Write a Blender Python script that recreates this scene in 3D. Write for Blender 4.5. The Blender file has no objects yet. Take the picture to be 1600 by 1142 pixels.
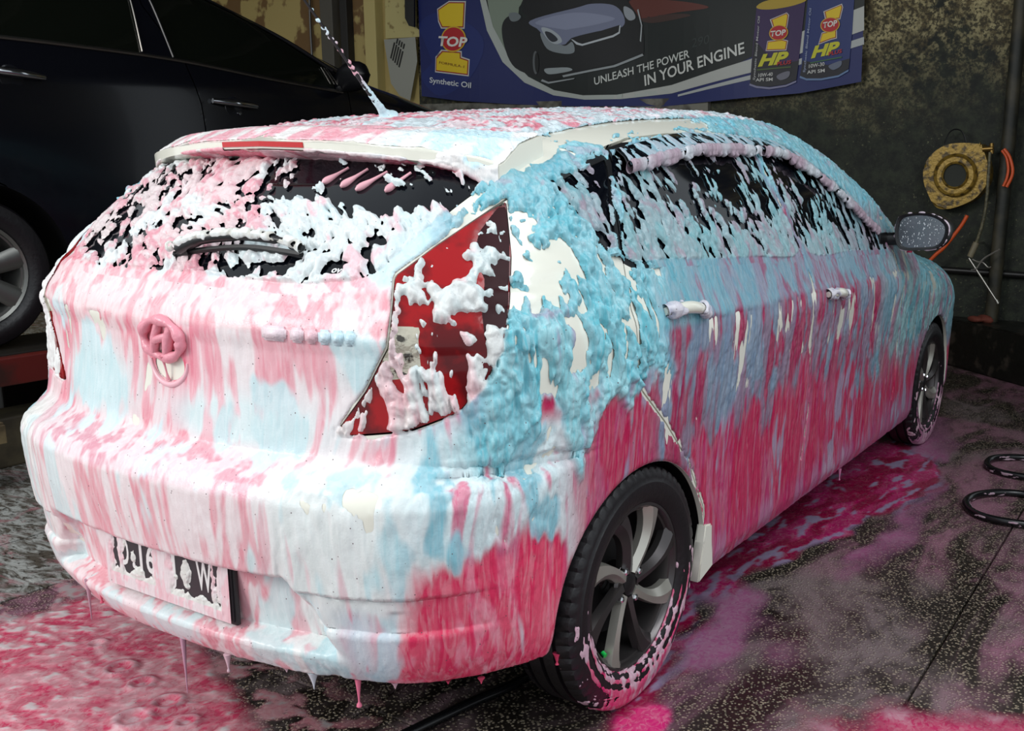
import bpy, bmesh, math, random
import numpy as np
from mathutils import Matrix, Vector
random.seed(7)
SC = bpy.context.scene
COL = SC.collection

# ---------------------------------------------------------------- camera, world, light, exposure
def cam_axes(yaw, pitch, roll):
    cy, sy, cp, sp = math.cos(yaw), math.sin(yaw), math.cos(pitch), math.sin(pitch)
    f = np.array([sy*cp, cy*cp, sp]); r = np.array([cy, -sy, 0.0]); u = np.cross(r, f)
    cr, sr = math.cos(roll), math.sin(roll)
    return cr*r+sr*u, -sr*r+cr*u, f
cam_d = bpy.data.cameras.new('camera'); cam = bpy.data.objects.new('camera', cam_d); COL.objects.link(cam)
_r, _u, _f = cam_axes(-0.50738, -0.19201, 0.01542)
_m = Matrix.Identity(4)
for i in range(3):
    _m[i][0], _m[i][1], _m[i][2] = _r[i], _u[i], -_f[i]
_m[0][3], _m[1][3], _m[2][3] = 1.94034, -1.23613, 1.31388
cam.matrix_world = _m
cam_d.sensor_fit = 'HORIZONTAL'; cam_d.sensor_width = 36.0; cam_d.lens = 1543.34/1600*36.0
cam_d.shift_x = -234.4/1600; cam_d.shift_y = -7.6/1600
cam_d.clip_start = .05; cam_d.clip_end = 100
SC.camera = cam

world = bpy.data.worlds.new('overcast_sky'); SC.world = world; world.use_nodes = True
wn = world.node_tree.nodes; wl = world.node_tree.links
bg = wn['Background']; bg.inputs['Color'].default_value = (.86, .94, 1.0, 1); bg.inputs['Strength'].default_value = .85

def area_light(name, loc, target, sx, sy, power, color=(1, 1, 1)):
    d = bpy.data.lights.new(name, 'AREA'); d.shape = 'RECTANGLE'; d.size = sx; d.size_y = sy
    d.energy = power; d.color = color
    o = bpy.data.objects.new(name, d); COL.objects.link(o); o.location = loc
    o.rotation_euler = (Vector(target)-Vector(loc)).to_track_quat('-Z', 'Y').to_euler()
    return o
area_light('daylight_from_forecourt', (-2.4, -3.8, 3.3), (-.1, .5, .7), 2.4, 1.6, 178, (1, .985, .96))
area_light('side_fill_light', (2.8, 0.6, 3.7), (.9, 1.6, .4), 1.6, 3.2, 85, (.93, .97, 1))  # added fill lamp brightening the car's right side; no skylight is built

vs = SC.view_settings
vs.view_transform = 'Standard'; vs.look = 'None'; vs.exposure = 0.0; vs.gamma = 1.0; vs.use_curve_mapping = False
try:
    SC.cycles.use_denoising = True
    SC.cycles.max_bounces = 6; SC.cycles.diffuse_bounces = 3; SC.cycles.glossy_bounces = 3; SC.cycles.transparent_max_bounces = 12
    SC.cycles.sample_clamp_indirect = 8
except Exception:
    pass

# ---------------------------------------------------------------- helpers
def srgb(r, g, b):
    f = lambda c: ((c/255+.055)/1.055)**2.4 if c/255 > .04045 else c/255/12.92
    return (f(r), f(g), f(b))
def S(*c):
    return np.array(srgb(*c))
MATS = {}
def mat(name, col, rough=.5, metal=0., spec=.5, coat=0., bump=None, mix=None, trans=0., emit=None, alpha=None):
    """principled material; bump=(scale, strength, detail); mix=(second colour, scale, threshold, softness)"""
    if name in MATS: return MATS[name]
    m = bpy.data.materials.new(name); m.use_nodes = True; MATS[name] = m
    nt = m.node_tree; N = nt.nodes; L = nt.links; b = N['Principled BSDF']
    b.inputs['Base Color'].default_value = (*col, 1); b.inputs['Roughness'].default_value = rough
    b.inputs['Metallic'].default_value = metal; b.inputs['Specular IOR Level'].default_value = spec
    b.inputs['Coat Weight'].default_value = coat; b.inputs['Coat Roughness'].default_value = .05
    b.inputs['Transmission Weight'].default_value = trans
    if alpha is not None: b.inputs['Alpha'].default_value = alpha
    if emit:
        b.inputs['Emission Color'].default_value = (*emit[0], 1); b.inputs['Emission Strength'].default_value = emit[1]
    tc = N.new('ShaderNodeTexCoord')
    if bump:
        n = N.new('ShaderNodeTexNoise'); n.inputs['Scale'].default_value = bump[0]; n.inputs['Detail'].default_value = bump[2]
        L.new(tc.outputs['Object'], n.inputs['Vector'])
        bp = N.new('ShaderNodeBump'); bp.inputs['Strength'].default_value = bump[1]; bp.inputs['Distance'].default_value = .01
        L.new(n.outputs['Fac'], bp.inputs['Height']); L.new(bp.outputs['Normal'], b.inputs['Normal'])
    if mix:
        n = N.new('ShaderNodeTexNoise'); n.inputs['Scale'].default_value = mix[1]; n.inputs['Detail'].default_value = 6
        L.new(tc.outputs['Object'], n.inputs['Vector'])
        r = N.new('ShaderNodeMapRange'); r.inputs['From Min'].default_value = mix[2]-mix[3]; r.inputs['From Max'].default_value = mix[2]+mix[3]
        L.new(n.outputs['Fac'], r.inputs['Value'])
        x = N.new('ShaderNodeMix'); x.data_type = 'RGBA'
        x.inputs['A'].default_value = (*col, 1); x.inputs['B'].default_value = (*mix[0], 1)
        L.new(r.outputs['Result'], x.inputs['Factor']); L.new(x.outputs['Result'], b.inputs['Base Color'])
    return m

def tag(o, label=None, cat=None, group=None, kind=None):
    if label: o['label'] = label
    if cat: o['category'] = cat
    if group: o['group'] = group
    if kind: o['kind'] = kind
    return o
def empty(name, loc=(0, 0, 0), rot=(0, 0, 0)):
    o = bpy.data.objects.new(name, None); COL.objects.link(o); o.location = loc; o.rotation_euler = rot
    o.empty_display_size = .1
    return o
def link(name, me, material=None, parent=None):
    o = bpy.data.objects.new(name, me); COL.objects.link(o)
    if material is not None: me.materials.append(material)
    if parent is not None: o.parent = parent
    return o
def mesh_np(name, V, Fc, material=None, parent=None, col=None, normals=None, smooth=True, alpha=None):
    me = bpy.data.meshes.new(name)
    V = np.ascontiguousarray(V, np.float32); Fc = np.ascontiguousarray(Fc, np.int32); k = Fc.shape[1]
    me.vertices.add(len(V)); me.vertices.foreach_set('co', V.ravel())
    me.loops.add(Fc.size); me.loops.foreach_set('vertex_index', Fc.ravel())
    me.polygons.add(len(Fc)); me.polygons.foreach_set('loop_start', np.arange(0, Fc.size, k, dtype=np.int32))
    me.polygons.foreach_set('loop_total', np.full(len(Fc), k, np.int32))
    me.polygons.foreach_set('use_smooth', np.full(len(Fc), smooth))
    me.update(calc_edges=True); me.validate()
    if col is not None:
        a = me.attributes.new('dye', 'FLOAT_COLOR', 'POINT')
        c = np.ones((len(V), 4), np.float32); c[:, :3] = col
        if alpha is not None: c[:, 3] = alpha
        a.data.foreach_set('color', c.ravel())
    if normals is not None:
        try: me.normals_split_custom_set_from_vertices(normals.tolist())
        except Exception: pass
    return link(name, me, material, parent)
def bm_obj(name, bm, material=None, parent=None, smooth=False, auto=None):
    me = bpy.data.meshes.new(name)
    bmesh.ops.recalc_face_normals(bm, faces=bm.faces)
    bm.to_mesh(me); bm.free()
    if smooth:
        me.polygons.foreach_set('use_smooth', [True]*len(me.polygons))
        if auto:
            try: me.set_sharp_from_angle(angle=math.radians(auto))
            except Exception: pass
    return link(name, me, material, parent)
def add_box(bm, c, s, rot=None, bevel=0.):
    r = bmesh.ops.create_cube(bm, size=1.0)
    M = Matrix.Translation(c) @ (rot.to_4x4() if rot is not None else Matrix.Identity(4)) @ Matrix.Diagonal((*s, 1))
    bmesh.ops.transform(bm, matrix=M, verts=r['verts'])
    if bevel:
        es = list({e for v in r['verts'] for e in v.link_edges})
        bmesh.ops.bevel(bm, geom=es, offset=bevel, segments=2, profile=.6, affect='EDGES')
def box(name, c, s, material, parent=None, rot=None, bevel=0., smooth=False):
    bm = bmesh.new(); add_box(bm, c, s, rot, bevel)
    return bm_obj(name, bm, material, parent, smooth, 35 if smooth else None)
def add_tube(bm, pts, rad, seg=8, closed=False, caps=True):
    pts = [Vector(p) for p in pts]; n = len(pts)
    rad = rad if hasattr(rad, '__len__') else [rad]*n
    rings = []; up = None
    for i, p in enumerate(pts):
        a = pts[(i-1) % n] if (closed or i) else p; b = pts[(i+1) % n] if (closed or i < n-1) else p
        t = (b-a).normalized()
        if up is None:
            up = Vector((0, 0, 1)) if abs(t.z) < .9 else Vector((1, 0, 0))
        s = t.cross(up).normalized(); up = s.cross(t).normalized()
        rings.append([bm.verts.new(p+(s*math.cos(2*math.pi*k/seg)+up*math.sin(2*math.pi*k/seg))*rad[i]) for k in range(seg)])
    m = n if closed else n-1
    for i in range(m):
        A, B = rings[i], rings[(i+1) % n]
        for k in range(seg):
            bm.faces.new((A[k], A[(k+1) % seg], B[(k+1) % seg], B[k]))
    if caps and not closed:
        bm.faces.new(rings[0][::-1]); bm.faces.new(rings[-1])
def tube(name, pts, rad, material, parent=None, seg=8, closed=False):
    bm = bmesh.new(); add_tube(bm, pts, rad, seg, closed)
    return bm_obj(name, bm, material, parent, True, 50)
def spline(pts, n=8, closed=False):
    P = [Vector(p) for p in pts]; out = []; m = len(P)
    rng = range(m) if closed else range(m-1)
    for i in rng:
        p0 = P[(i-1) % m] if (closed or i) else P[0]; p1 = P[i]; p2 = P[(i+1) % m]
        p3 = P[(i+2) % m] if (closed or i+2 < m) else P[-1]
        for k in range(n):
            t = k/n
            out.append(.5*((2*p1)+(p2-p0)*t+(2*p0-5*p1+4*p2-p3)*t*t+(3*p1-p0-3*p2+p3)*t**3))
    if not closed: out.append(P[-1])
    return out
def add_lathe(bm, prof, axis='X', c=(0, 0, 0), seg=48, close=False):
    """prof: list of (along axis, radius)"""
    rings = []
    for a, r in prof:
        ring = []
        for k in range(seg):
            t = 2*math.pi*k/seg; u, v = r*math.cos(t), r*math.sin(t)
            q = {'X': (a, u, v), 'Y': (u, a, v), 'Z': (u, v, a)}[axis]
            ring.append(bm.verts.new((q[0]+c[0], q[1]+c[1], q[2]+c[2])))
        rings.append(ring)
    m = len(rings) if close else len(rings)-1
    for i in range(m):
        A, B = rings[i], rings[(i+1) % len(rings)]
        for k in range(seg): bm.faces.new((A[k], A[(k+1) % seg], B[(k+1) % seg], B[k]))
def lathe(name, prof, material, parent=None, axis='X', c=(0, 0, 0), seg=48, close=False, auto=40):
    bm = bmesh.new(); add_lathe(bm, prof, axis, c, seg, close)
    return bm_obj(name, bm, material, parent, True, auto)
def add_poly(bm, pts3, depth):
    """prism: closed outline extruded by the vector depth"""
    d = Vector(depth); a = [bm.verts.new(p) for p in pts3]; b = [bm.verts.new(Vector(p)+d) for p in pts3]
    n = len(a)
    for f in (a[::-1], b): bm.faces.new(f)
    for i in range(n): bm.faces.new((a[i], a[(i+1) % n], b[(i+1) % n], b[i]))
def text_mesh(name, body, size, material, parent=None, M=None, extrude=.0, bold=0., shear=0., align='LEFT', warp=None, space=1.0):
    cu = bpy.data.curves.new(name, 'FONT'); cu.body = body; cu.size = size; cu.extrude = extrude; cu.offset = bold
    cu.shear = shear; cu.align_x = align; cu.space_character = space; cu.resolution_u = 3
    o = bpy.data.objects.new(name, cu); COL.objects.link(o)
    dg = bpy.context.evaluated_depsgraph_get(); me = bpy.data.meshes.new_from_object(o.evaluated_get(dg))
    bpy.data.objects.remove(o); bpy.data.curves.remove(cu)
    if M is not None: me.transform(M)
    if warp:
        for v in me.vertices: v.co = warp(v.co)
    me.name = name
    me.materials.clear()
    return link(name, me, material, parent)

# noise ------------------------------------------------------------
_rs = np.random.RandomState(11)
_perm = _rs.permutation(256).astype(np.int32); _perm = np.concatenate([_perm, _perm])
_g = _rs.normal(size=(256, 3)).astype(np.float32); _g /= np.linalg.norm(_g, axis=1)[:, None]
def _perlin(P):
    Pi = np.floor(P); f = (P-Pi).astype(np.float32); I = Pi.astype(np.int32) & 255
    w = f*f*f*(f*(f*6-15)+10)
    X, Y, Z = I[:, 0], I[:, 1], I[:, 2]; out = 0
    for dx in (0, 1):
        a = _perm[(X+dx) & 255]; wx = w[:, 0] if dx else 1-w[:, 0]
        for dy in (0, 1):
            b = _perm[a+((Y+dy) & 255)]; wy = wx*(w[:, 1] if dy else 1-w[:, 1])
            for dz in (0, 1):
                g = _g[_perm[b+((Z+dz) & 255)]]
                d = g[:, 0]*(f[:, 0]-dx)+g[:, 1]*(f[:, 1]-dy)+g[:, 2]*(f[:, 2]-dz)
                out = out+d*wy*(w[:, 2] if dz else 1-w[:, 2])
    return out
def perlin(P, s=(1, 1, 1), off=0.):
    """gradient noise, about -0.6 .. 0.6"""
    P = np.asarray(P, np.float32)*np.array(s, np.float32)+np.float32(off)
    out = np.empty(len(P), np.float32)
    for i in range(0, len(P), 60000): out[i:i+60000] = _perlin(P[i:i+60000])
    return out
def fbm(P, s=(1, 1, 1), off=0., octv=3):
    s = np.array(s, float); r = 0; a = 1.
    for k in range(octv):
        r = r+a*perlin(P, s*2**k, off+13.7*k); a *= .5
    return r
def sst(a, b, x):
    t = np.clip((x-a)/(b-a), 0, 1); return t*t*(3-2*t)

# ---------------------------------------------------------------- hatchback body: one smooth solid, then cut into panels
def pchip(xs, ys, n=1500):
    xs=np.array(xs,float); ys=np.array(ys,float)
    h=np.diff(xs); d=np.diff(ys)/h
    m=np.zeros(len(xs)); m[0]=d[0]; m[-1]=d[-1]
    for i in range(1,len(xs)-1):
        if d[i-1]*d[i]>0:
            w1=2*h[i]+h[i-1]; w2=h[i]+2*h[i-1]
            m[i]=(w1+w2)/(w1/d[i-1]+w2/d[i])
    X=np.linspace(xs[0],xs[-1],n); k=np.clip(np.searchsorted(xs,X)-1,0,len(h)-1)
    t=(X-xs[k])/h[k]
    Y=(2*t**3-3*t**2+1)*ys[k]+(t**3-2*t**2+t)*h[k]*m[k]+(-2*t**3+3*t**2)*ys[k+1]+(t**3-t**2)*h[k]*m[k+1]
    S=np.gradient(Y,X)
    return (lambda x: np.interp(x,X,Y)), (lambda x: np.interp(x,X,S))
YR,YRd=pchip([.15,.22,.27,.33,.42,.52,.60,.655,.685,.715,.74,.80,.88,.94,.975,1.0,1.04,1.065,1.085,1.12,1.20,1.30,1.36,1.44,1.55],
             [.16,.10,.035,.005,-.012,-.024,-.032,-.034,-.022,.018,.045,.058,.066,.066,.060,.066,.092,.108,.128,.160,.245,.365,.455,.62,.9])
RB,_=pchip([.2,.35,.5,.7,.8,1.0,1.1,1.4],[.24,.21,.20,.20,.19,.18,.17,.15])
WZ,WZd=pchip([.10,.20,.26,.34,.50,.65,.80,.90,.935,.98,1.05,1.10,1.20,1.30,1.37,1.45,1.6],
             [.70,.775,.795,.797,.800,.808,.818,.824,.822,.806,.780,.762,.718,.670,.632,.57,.45])
WY,_=pchip([-.1,.2,.6,1.2,2.0,2.9,3.4,3.8,4.2,4.5],[.93,.952,.985,1.,1.,1.,.995,.985,.955,.90])
ZT,ZTd=pchip([.0,.36,.5,.74,1.0,1.3,1.6,1.85,2.05,2.25,2.5,2.8,3.1,3.28,3.4,3.7,4.0,4.2,4.35,4.5],
             [1.325,1.38,1.400,1.430,1.455,1.480,1.500,1.508,1.500,1.465,1.385,1.268,1.138,1.05,1.00,.955,.88,.80,.70,.5])
ZB,_=pchip([-.1,.1,.3,.9,1.1,3.2,3.9,4.4],[.25,.25,.252,.215,.188,.185,.21,.26])
CRW,_=pchip([0,.4,1,2,2.6,3.2,3.5,4.3],[.055,.055,.05,.045,.07,.085,.06,.06])
def rI(a,b,r):
    u=np.maximum(a+r,0);v=np.maximum(b+r,0)
    return np.minimum(-r,np.maximum(a,b))+np.sqrt(u*u+v*v)
def F(P):
    x=P[...,0];y=P[...,1];z=P[...,2];ax=np.abs(x)
    # number plate recess in the bumper
    rec=.052*sst(.42,.35,ax+np.minimum(z-.49,0)*.55)*sst(.325,.355,z)*sst(.510,.476,z)+.012*sst(.405,.43,ax)*sst(.75,.70,ax)*sst(.385,.40,z)*sst(.482,.472,z)
    yr=YR(z)+RB(z)*(ax/.8)**2.4+rec
    fr=(yr-y)/np.sqrt(1+YRd(z)**2)
    zs=z-(.935-.035*np.clip(y-1.2,-.8,2.4)-.935)*sst(.6,.9,z)*sst(1.25,1.05,z)
    W=WZ(zs)*WY(y)
    fs=(ax-W)/np.sqrt(1+WZd(z)**2)
    zt=ZT(y)-CRW(y)*(ax/.7)**2.2
    ft=(z-zt)/np.sqrt(1+ZTd(y)**2)
    ff=(y-(4.36-.32*(ax/.8)**2.2-.08*np.abs(z-.55)))
    fb=ZB(y)-z
    r=.20+.0*z
    f=rI(fr,fs,r)
    f=rI(f,ft,.075+.09*sst(2.9,3.5,y))
    f=rI(f,ff,.16)
    f=rI(f,fb,.025)
    return f

def Fgrad(P, e=1e-3, Fn=None):
    Fn = Fn or F; f = Fn(P); g = np.stack([Fn(P+np.eye(3)[k]*e)-f for k in range(3)], -1)/e
    return f, g
def project(P, it=2, Fn=None):
    for _ in range(it):
        f, g = Fgrad(P, 1e-3, Fn); P = P-g*(f/np.maximum((g*g).sum(-1), .2))[:, None]
    _, g = Fgrad(P, 1e-3, Fn); return P, g/np.linalg.norm(g, axis=1)[:, None]
def surface_nets(lo, hi, h, Fn=None):
    Fn = Fn or F
    n = (np.ceil((np.array(hi)-lo)/h/4)*4).astype(int); lo = np.array(lo)
    nc = n//4; I = np.indices(nc).reshape(3, -1).T
    C = lo+(I*4+2)*h; keep = np.abs(Fn(C)) < 7.5*h; I = I[keep]
    sub = np.indices((5, 5, 5)).reshape(3, -1).T
    val = np.full(n+1, 9., np.float32); m = np.zeros(n+1, bool)
    for s in sub:
        q = I*4+s; m[q[:, 0], q[:, 1], q[:, 2]] = True
    idx = np.argwhere(m); val[m] = Fn(lo+idx*h)
    cells = (I[:, None, :]*4+np.indices((4, 4, 4)).reshape(3, -1).T[None]).reshape(-1, 3)
    corners = np.indices((2, 2, 2)).reshape(3, -1).T
    cv = np.stack([val[cells[:, 0]+c[0], cells[:, 1]+c[1], cells[:, 2]+c[2]] for c in corners], 1)
    act = (cv < 0).any(1) & (cv >= 0).any(1); cells = cells[act]; cv = cv[act]
    acc = np.zeros((len(cells), 3)); cnt = np.zeros(len(cells))
    for a in range(8):
        for b in range(a+1, 8):
            if np.abs(corners[a]-corners[b]).sum() != 1: continue
            x = (cv[:, a] < 0) != (cv[:, b] < 0); t = cv[:, a]/(cv[:, a]-cv[:, b]+1e-12)
            p = corners[a]+t[:, None]*(corners[b]-corners[a]); acc[x] += p[x]; cnt += x
    V = lo+(cells+acc/cnt[:, None])*h
    vid = np.full(n+1, -1, np.int32); vid[cells[:, 0], cells[:, 1], cells[:, 2]] = np.arange(len(cells))
    Q = []
    for ax in range(3):
        e = np.eye(3, dtype=int)[ax]; u = np.eye(3, dtype=int)[(ax+1) % 3]; w = np.eye(3, dtype=int)[(ax+2) % 3]
        c = cells; a = val[c[:, 0], c[:, 1], c[:, 2]] < 0
        q = c+e; b = val[q[:, 0], q[:, 1], q[:, 2]] < 0
        sel = (a != b) & (c[:, (ax+1) % 3] > 0) & (c[:, (ax+2) % 3] > 0); c = c[sel]; fl = a[sel]
        g = lambda d: vid[(c+d)[:, 0], (c+d)[:, 1], (c+d)[:, 2]]
        quad = np.stack([g(-u-w), g(-w), g(0*u), g(-u)], 1)
        quad[~fl] = quad[~fl][:, ::-1]; Q.append(quad)
    Q = np.concatenate(Q); Q = Q[(Q >= 0).all(1)]
    return V, Q
def subdivide(V, A, Q):
    n = len(V); E = np.sort(np.stack([Q, np.roll(Q, -1, 1)], -1).reshape(-1, 2), 1).astype(np.int64)
    k, inv = np.unique(E[:, 0]*n+E[:, 1], return_inverse=True); a, b = k//n, k % n
    em = (n+inv.reshape(-1, 4)); fc = n+len(k)+np.arange(len(Q))
    V2 = np.concatenate([V, (V[a]+V[b])/2, V[Q].mean(1)]); A2 = np.concatenate([A, (A[a]+A[b])/2, A[Q].mean(1)])
    Q2 = np.concatenate([np.stack([Q[:, i], em[:, i], fc, em[:, i-1]], 1) for i in range(4)])
    return V2, A2, Q2
def compact(V, A, T):
    u, inv = np.unique(T, return_inverse=True)
    return V[u], A[u], inv.reshape(T.shape)
def split(V, A, T, fi, lev=0.):
    f = A[:, fi]-lev; f = np.where(np.abs(f) < 1e-5, 1e-5, f); s = f > 0; ts = s[T]; cnt = ts.sum(1)
    mixed = (cnt == 1) | (cnt == 2); keep = T[~mixed]; M = T[mixed]
    if len(M) == 0: return V, A, T
    odd = np.where((cnt[mixed] == 1)[:, None], ts[mixed], ~ts[mixed]); k = np.argmax(odd, 1); r = np.arange(len(M))
    a, b, c = M[r, k], M[r, (k+1) % 3], M[r, (k+2) % 3]; n = len(V)
    def key(p, q): return np.minimum(p, q).astype(np.int64)*n+np.maximum(p, q)
    K, inv = np.unique(np.concatenate([key(a, b), key(a, c)]), return_inverse=True)
    p, q = K//n, K % n; t = (f[p]/(f[p]-f[q]))[:, None]
    V = np.concatenate([V, V[p]+t*(V[q]-V[p])]); A = np.concatenate([A, A[p]+t*(A[q]-A[p])])
    ab, ac = n+inv[:len(M)], n+inv[len(M):]
    return V, A, np.concatenate([keep, np.stack([a, ab, ac], 1), np.stack([ab, b, c], 1), np.stack([ab, c, ac], 1)])
def poly_sd(P, pts, curve=True):
    """signed distance in a plane to a closed outline, negative inside"""
    if curve:
        pts = [(p.x, p.y) for p in spline([(a, b, 0) for a, b in pts], 4, True)]
    pts = np.array(pts); a = pts; b = np.roll(pts, -1, 0); d = np.full(len(P), 9.); ins = np.zeros(len(P), bool)
    for p, q in zip(a, b):
        e = q-p; w = P-p; t = np.clip((w@e)/(e@e+1e-12), 0, 1); r = w-t[:, None]*e
        d = np.minimum(d, (r*r).sum(1))
        c = ((p[1] > P[:, 1]) != (q[1] > P[:, 1]))
        with np.errstate(all='ignore'):
            ins ^= c & (P[:, 0] < (q[0]-p[0])*(P[:, 1]-p[1])/(q[1]-p[1]+1e-12)+p[0])
    d = np.sqrt(d); return np.where(ins, -d, d)
def line_sd(P, pts):
    pts = np.array(pts); d = np.full(len(P), 9.)
    for p, q in zip(pts[:-1], pts[1:]):
        e = q-p; w = P-p; t = np.clip((w@e)/(e@e+1e-12), 0, 1); r = w-t[:, None]*e; d = np.minimum(d, (r*r).sum(1))
    return np.sqrt(d)

WHEEL_R = .302
RW = (.735, .302); FW = (3.532, .302)
ARCH_R = ((.738, .272), .342); ARCH_F = ((3.54, .285), .352)
Q_GLASS = [(.583, 1.273), (.677, 1.304), (.80, 1.333), (.762, 1.258), (.690, 1.130), (.652, 1.136), (.598, 1.205)]
R_GLASS = [(.712, 1.110), (.775, 1.225), (.835, 1.340), (.99, 1.365), (1.211, 1.381), (1.42, 1.389), (1.655, 1.389), (1.675, 1.27), (1.745, 1.058), (1.4, 1.066), (1.125, 1.079), (.9, 1.094)]
F_GLASS = [(1.83, 1.049), (1.755, 1.226), (1.725, 1.385), (1.85, 1.378), (1.98, 1.354), (2.264, 1.250), (2.525, 1.125), (2.69, 1.036), (2.70, 1.008), (2.277, 1.028)]
BLINE = [(1.765, .262), (1.785, .357), (1.827, .525), (1.793, .707), (1.77, .892), (1.798, .96), (1.78, 1.049), (1.715, 1.24), (1.69, 1.412)]
R_DOOR = [(.703, 1.114), (.674, 1.003), (.673, .887), (.706, .805), (.828, .701), (.962, .568), (1.061, .415), (1.10, .262)] + BLINE + [(1.45, 1.416), (1.21, 1.408), (.98, 1.388), (.842, 1.362), (.765, 1.24)]
F_DOOR = BLINE[::-1] + [(2.80, .262), (2.86, .45), (2.84, .7), (2.80, .9), (2.80, .99), (2.56, 1.138), (2.28, 1.275), (1.97, 1.388)]
TAIL = [(1.07, 1.241), (1.066, 1.133), (1.045, 1.038), (1.017, .961), (.967, .893), (.893, .838), (.761, .803), (.60, .786), (.563, .788), (.65, .876), (.712, .965), (.727, 1.03), (.740, 1.097), (.855, 1.153), (.970, 1.202)]
BUMP = [(-.3, .722), (.2, .722), (.447, .727), (.553, .762), (.60, .776), (.761, .798), (.89, .833), (.965, .812), (1.10, .742), (1.33, .577), (1.55, .40)]
TG_SIDE = [(.563, .788), (.65, .876), (.712, .965), (.727, 1.03), (.740, 1.097), (.855, 1.153), (.970, 1.202), (1.085, 1.250), (1.10, 1.29), (1.09, 1.345)]
LAMP_CLEAR = [(0.722, 1.007), (0.764, 1.007), (0.801, 1.006), (0.793, 0.985), (0.796, 0.947), (0.800, 0.913), (0.741, 0.906), (0.678, 0.900), (0.701, 0.945)]
LAMP_DARK = [(1.061, 1.236), (1.074, 1.201), (1.055, 1.109), (1.035, 1.014), (1.006, 0.961), (0.969, 0.979), (0.966, 1.028), (0.982, 1.087), (0.958, 1.135), (0.979, 1.177), (1.026, 1.214)]
R_WIN = [(0, 1.077), (.20, 1.0745), (.36, 1.073), (.46, 1.086), (.503, 1.105), (.53, 1.17), (.558, 1.255), (.555, 1.295), (.45, 1.318), (.25, 1.330), (0, 1.334)]
RAIL = [(.50, .40), (.516, .606), (.518, .781), (.508, 1.07), (.50, 1.494), (.505, 1.9), (.515, 2.16)]
FIELDS = ['rear_window', 'quarter_glass', 'rear_glass', 'front_glass', 'tail', 'tailgate', 'bumper', 'roof', 'windscreen', 'hood', 'rear_door', 'front_door', 'fender', 'sill', 'front_bumper', 'arch', 'glass', 'gap', 'lamp_clear', 'lamp_dark']
FI = {k: i for i, k in enumerate(FIELDS)}
def sym(pts):  # mirror an outline that starts and ends on the centre line
    return pts+[(-a, b) for a, b in pts[::-1]]
def fields(V):
    x, y, z = V.T; ax = np.abs(x); c = ax+y; yz = V[:, 1:]; cz = np.stack([c, z], 1); xz = np.stack([x, z], 1); xy = np.stack([x, y], 1)
    B = 9.; A = np.full((len(V), len(FIELDS)), B)
    def put(name, g, f): A[g, FI[name]] = f
    g = (y < .75) & (z > 1.0); put('rear_window', g, poly_sd(xz[g], sym(R_WIN), False))
    g = (ax > .35) & (z > .95)
    put('quarter_glass', g, poly_sd(yz[g], Q_GLASS, False)); put('rear_glass', g, poly_sd(yz[g], R_GLASS)); put('front_glass', g, poly_sd(yz[g], F_GLASS))
    g = (y < .8) & (z > .7); put('tail', g, poly_sd(cz[g], TAIL, False))
    put('lamp_clear', g, poly_sd(cz[g], LAMP_CLEAR, False)); put('lamp_dark', g, poly_sd(cz[g], LAMP_DARK, False))
    zb = np.interp(c, *zip(*BUMP)); g = (y < .85); put('bumper', g, (z-zb)[g]*.9)
    g = (y < .75) & (z > .68); put('tailgate', g, poly_sd(cz[g], [(-.4, .722)]+BUMP[1:4]+TG_SIDE+[(-.4, 1.345)], False))
    rx = np.interp(y, [b for a, b in RAIL], [a for a, b in RAIL])
    g = (z > 1.2) & (y > .2); put('roof', g, np.maximum(np.maximum(ax-rx, .475-y+.05*(ax/.5)**2*-1), y-(2.13-.06*(ax/.5)**2))[g])
    g = (y > 1.8) & (z > .9); wx = np.interp(y, [2.1, 2.5, 2.9, 3.3], [.525, .565, .60, .63]); put('windscreen', g, np.maximum(np.maximum(ax-wx, (2.16-.06*(ax/.5)**2)-y), y-(3.30-.22*(ax/.6)**2))[g])
    g = (y > 2.9) & (z > .6); put('hood', g, np.maximum(np.maximum(ax-np.interp(y, [3., 3.4, 4.2], [.66, .68, .60]), (3.33-.22*(ax/.6)**2)-y), y-(4.22-.3*(ax/.8)**2))[g])
    g = ax > .35
    put('rear_door', g, poly_sd(yz[g], R_DOOR, False)); put('front_door', g, poly_sd(yz[g], F_DOOR, False))
    put('sill', g, np.maximum(np.maximum(z-.262, 1.02-y), y-3.2)[g])
    put('fender', g, np.maximum(np.maximum(2.78-y, z-(1.0-.0*(y-2.8))), y-(4.02-.10*np.abs(z-.6)))[g])
    g = y > 3.4; put('front_bumper', g, ((4.02-.10*np.abs(z-.6))-y)[g])
    A[:, FI['arch']] = np.where(ax > .4, np.minimum(np.hypot(y-ARCH_R[0][0], z-ARCH_R[0][1])-ARCH_R[1], np.hypot(y-ARCH_F[0][0], z-ARCH_F[0][1])-ARCH_F[1]), B)
    A[:, FI['glass']] = A[:, [FI['quarter_glass'], FI['rear_glass'], FI['front_glass']]].min(1)
    gp = np.full(len(V), B)
    for k in ('tail', 'rear_door', 'front_door'):
        gp = np.minimum(gp, np.where((z < .36) & (k != 'tail'), B, np.abs(A[:, FI[k]])))
    gp = np.where((c > .76) & (np.abs(A[:, FI['tail']]) < .05) & (z < .9), B, gp)
    A[:, FI['gap']] = gp
    return A

H0 = .0135
BV, BQ = surface_nets((-.90, -.10, .14), (.90, 4.45, 1.58), H0)
BV, BN = project(BV, 4)
BA = fields(BV)
print('body net', len(BV), len(BQ))

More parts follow.
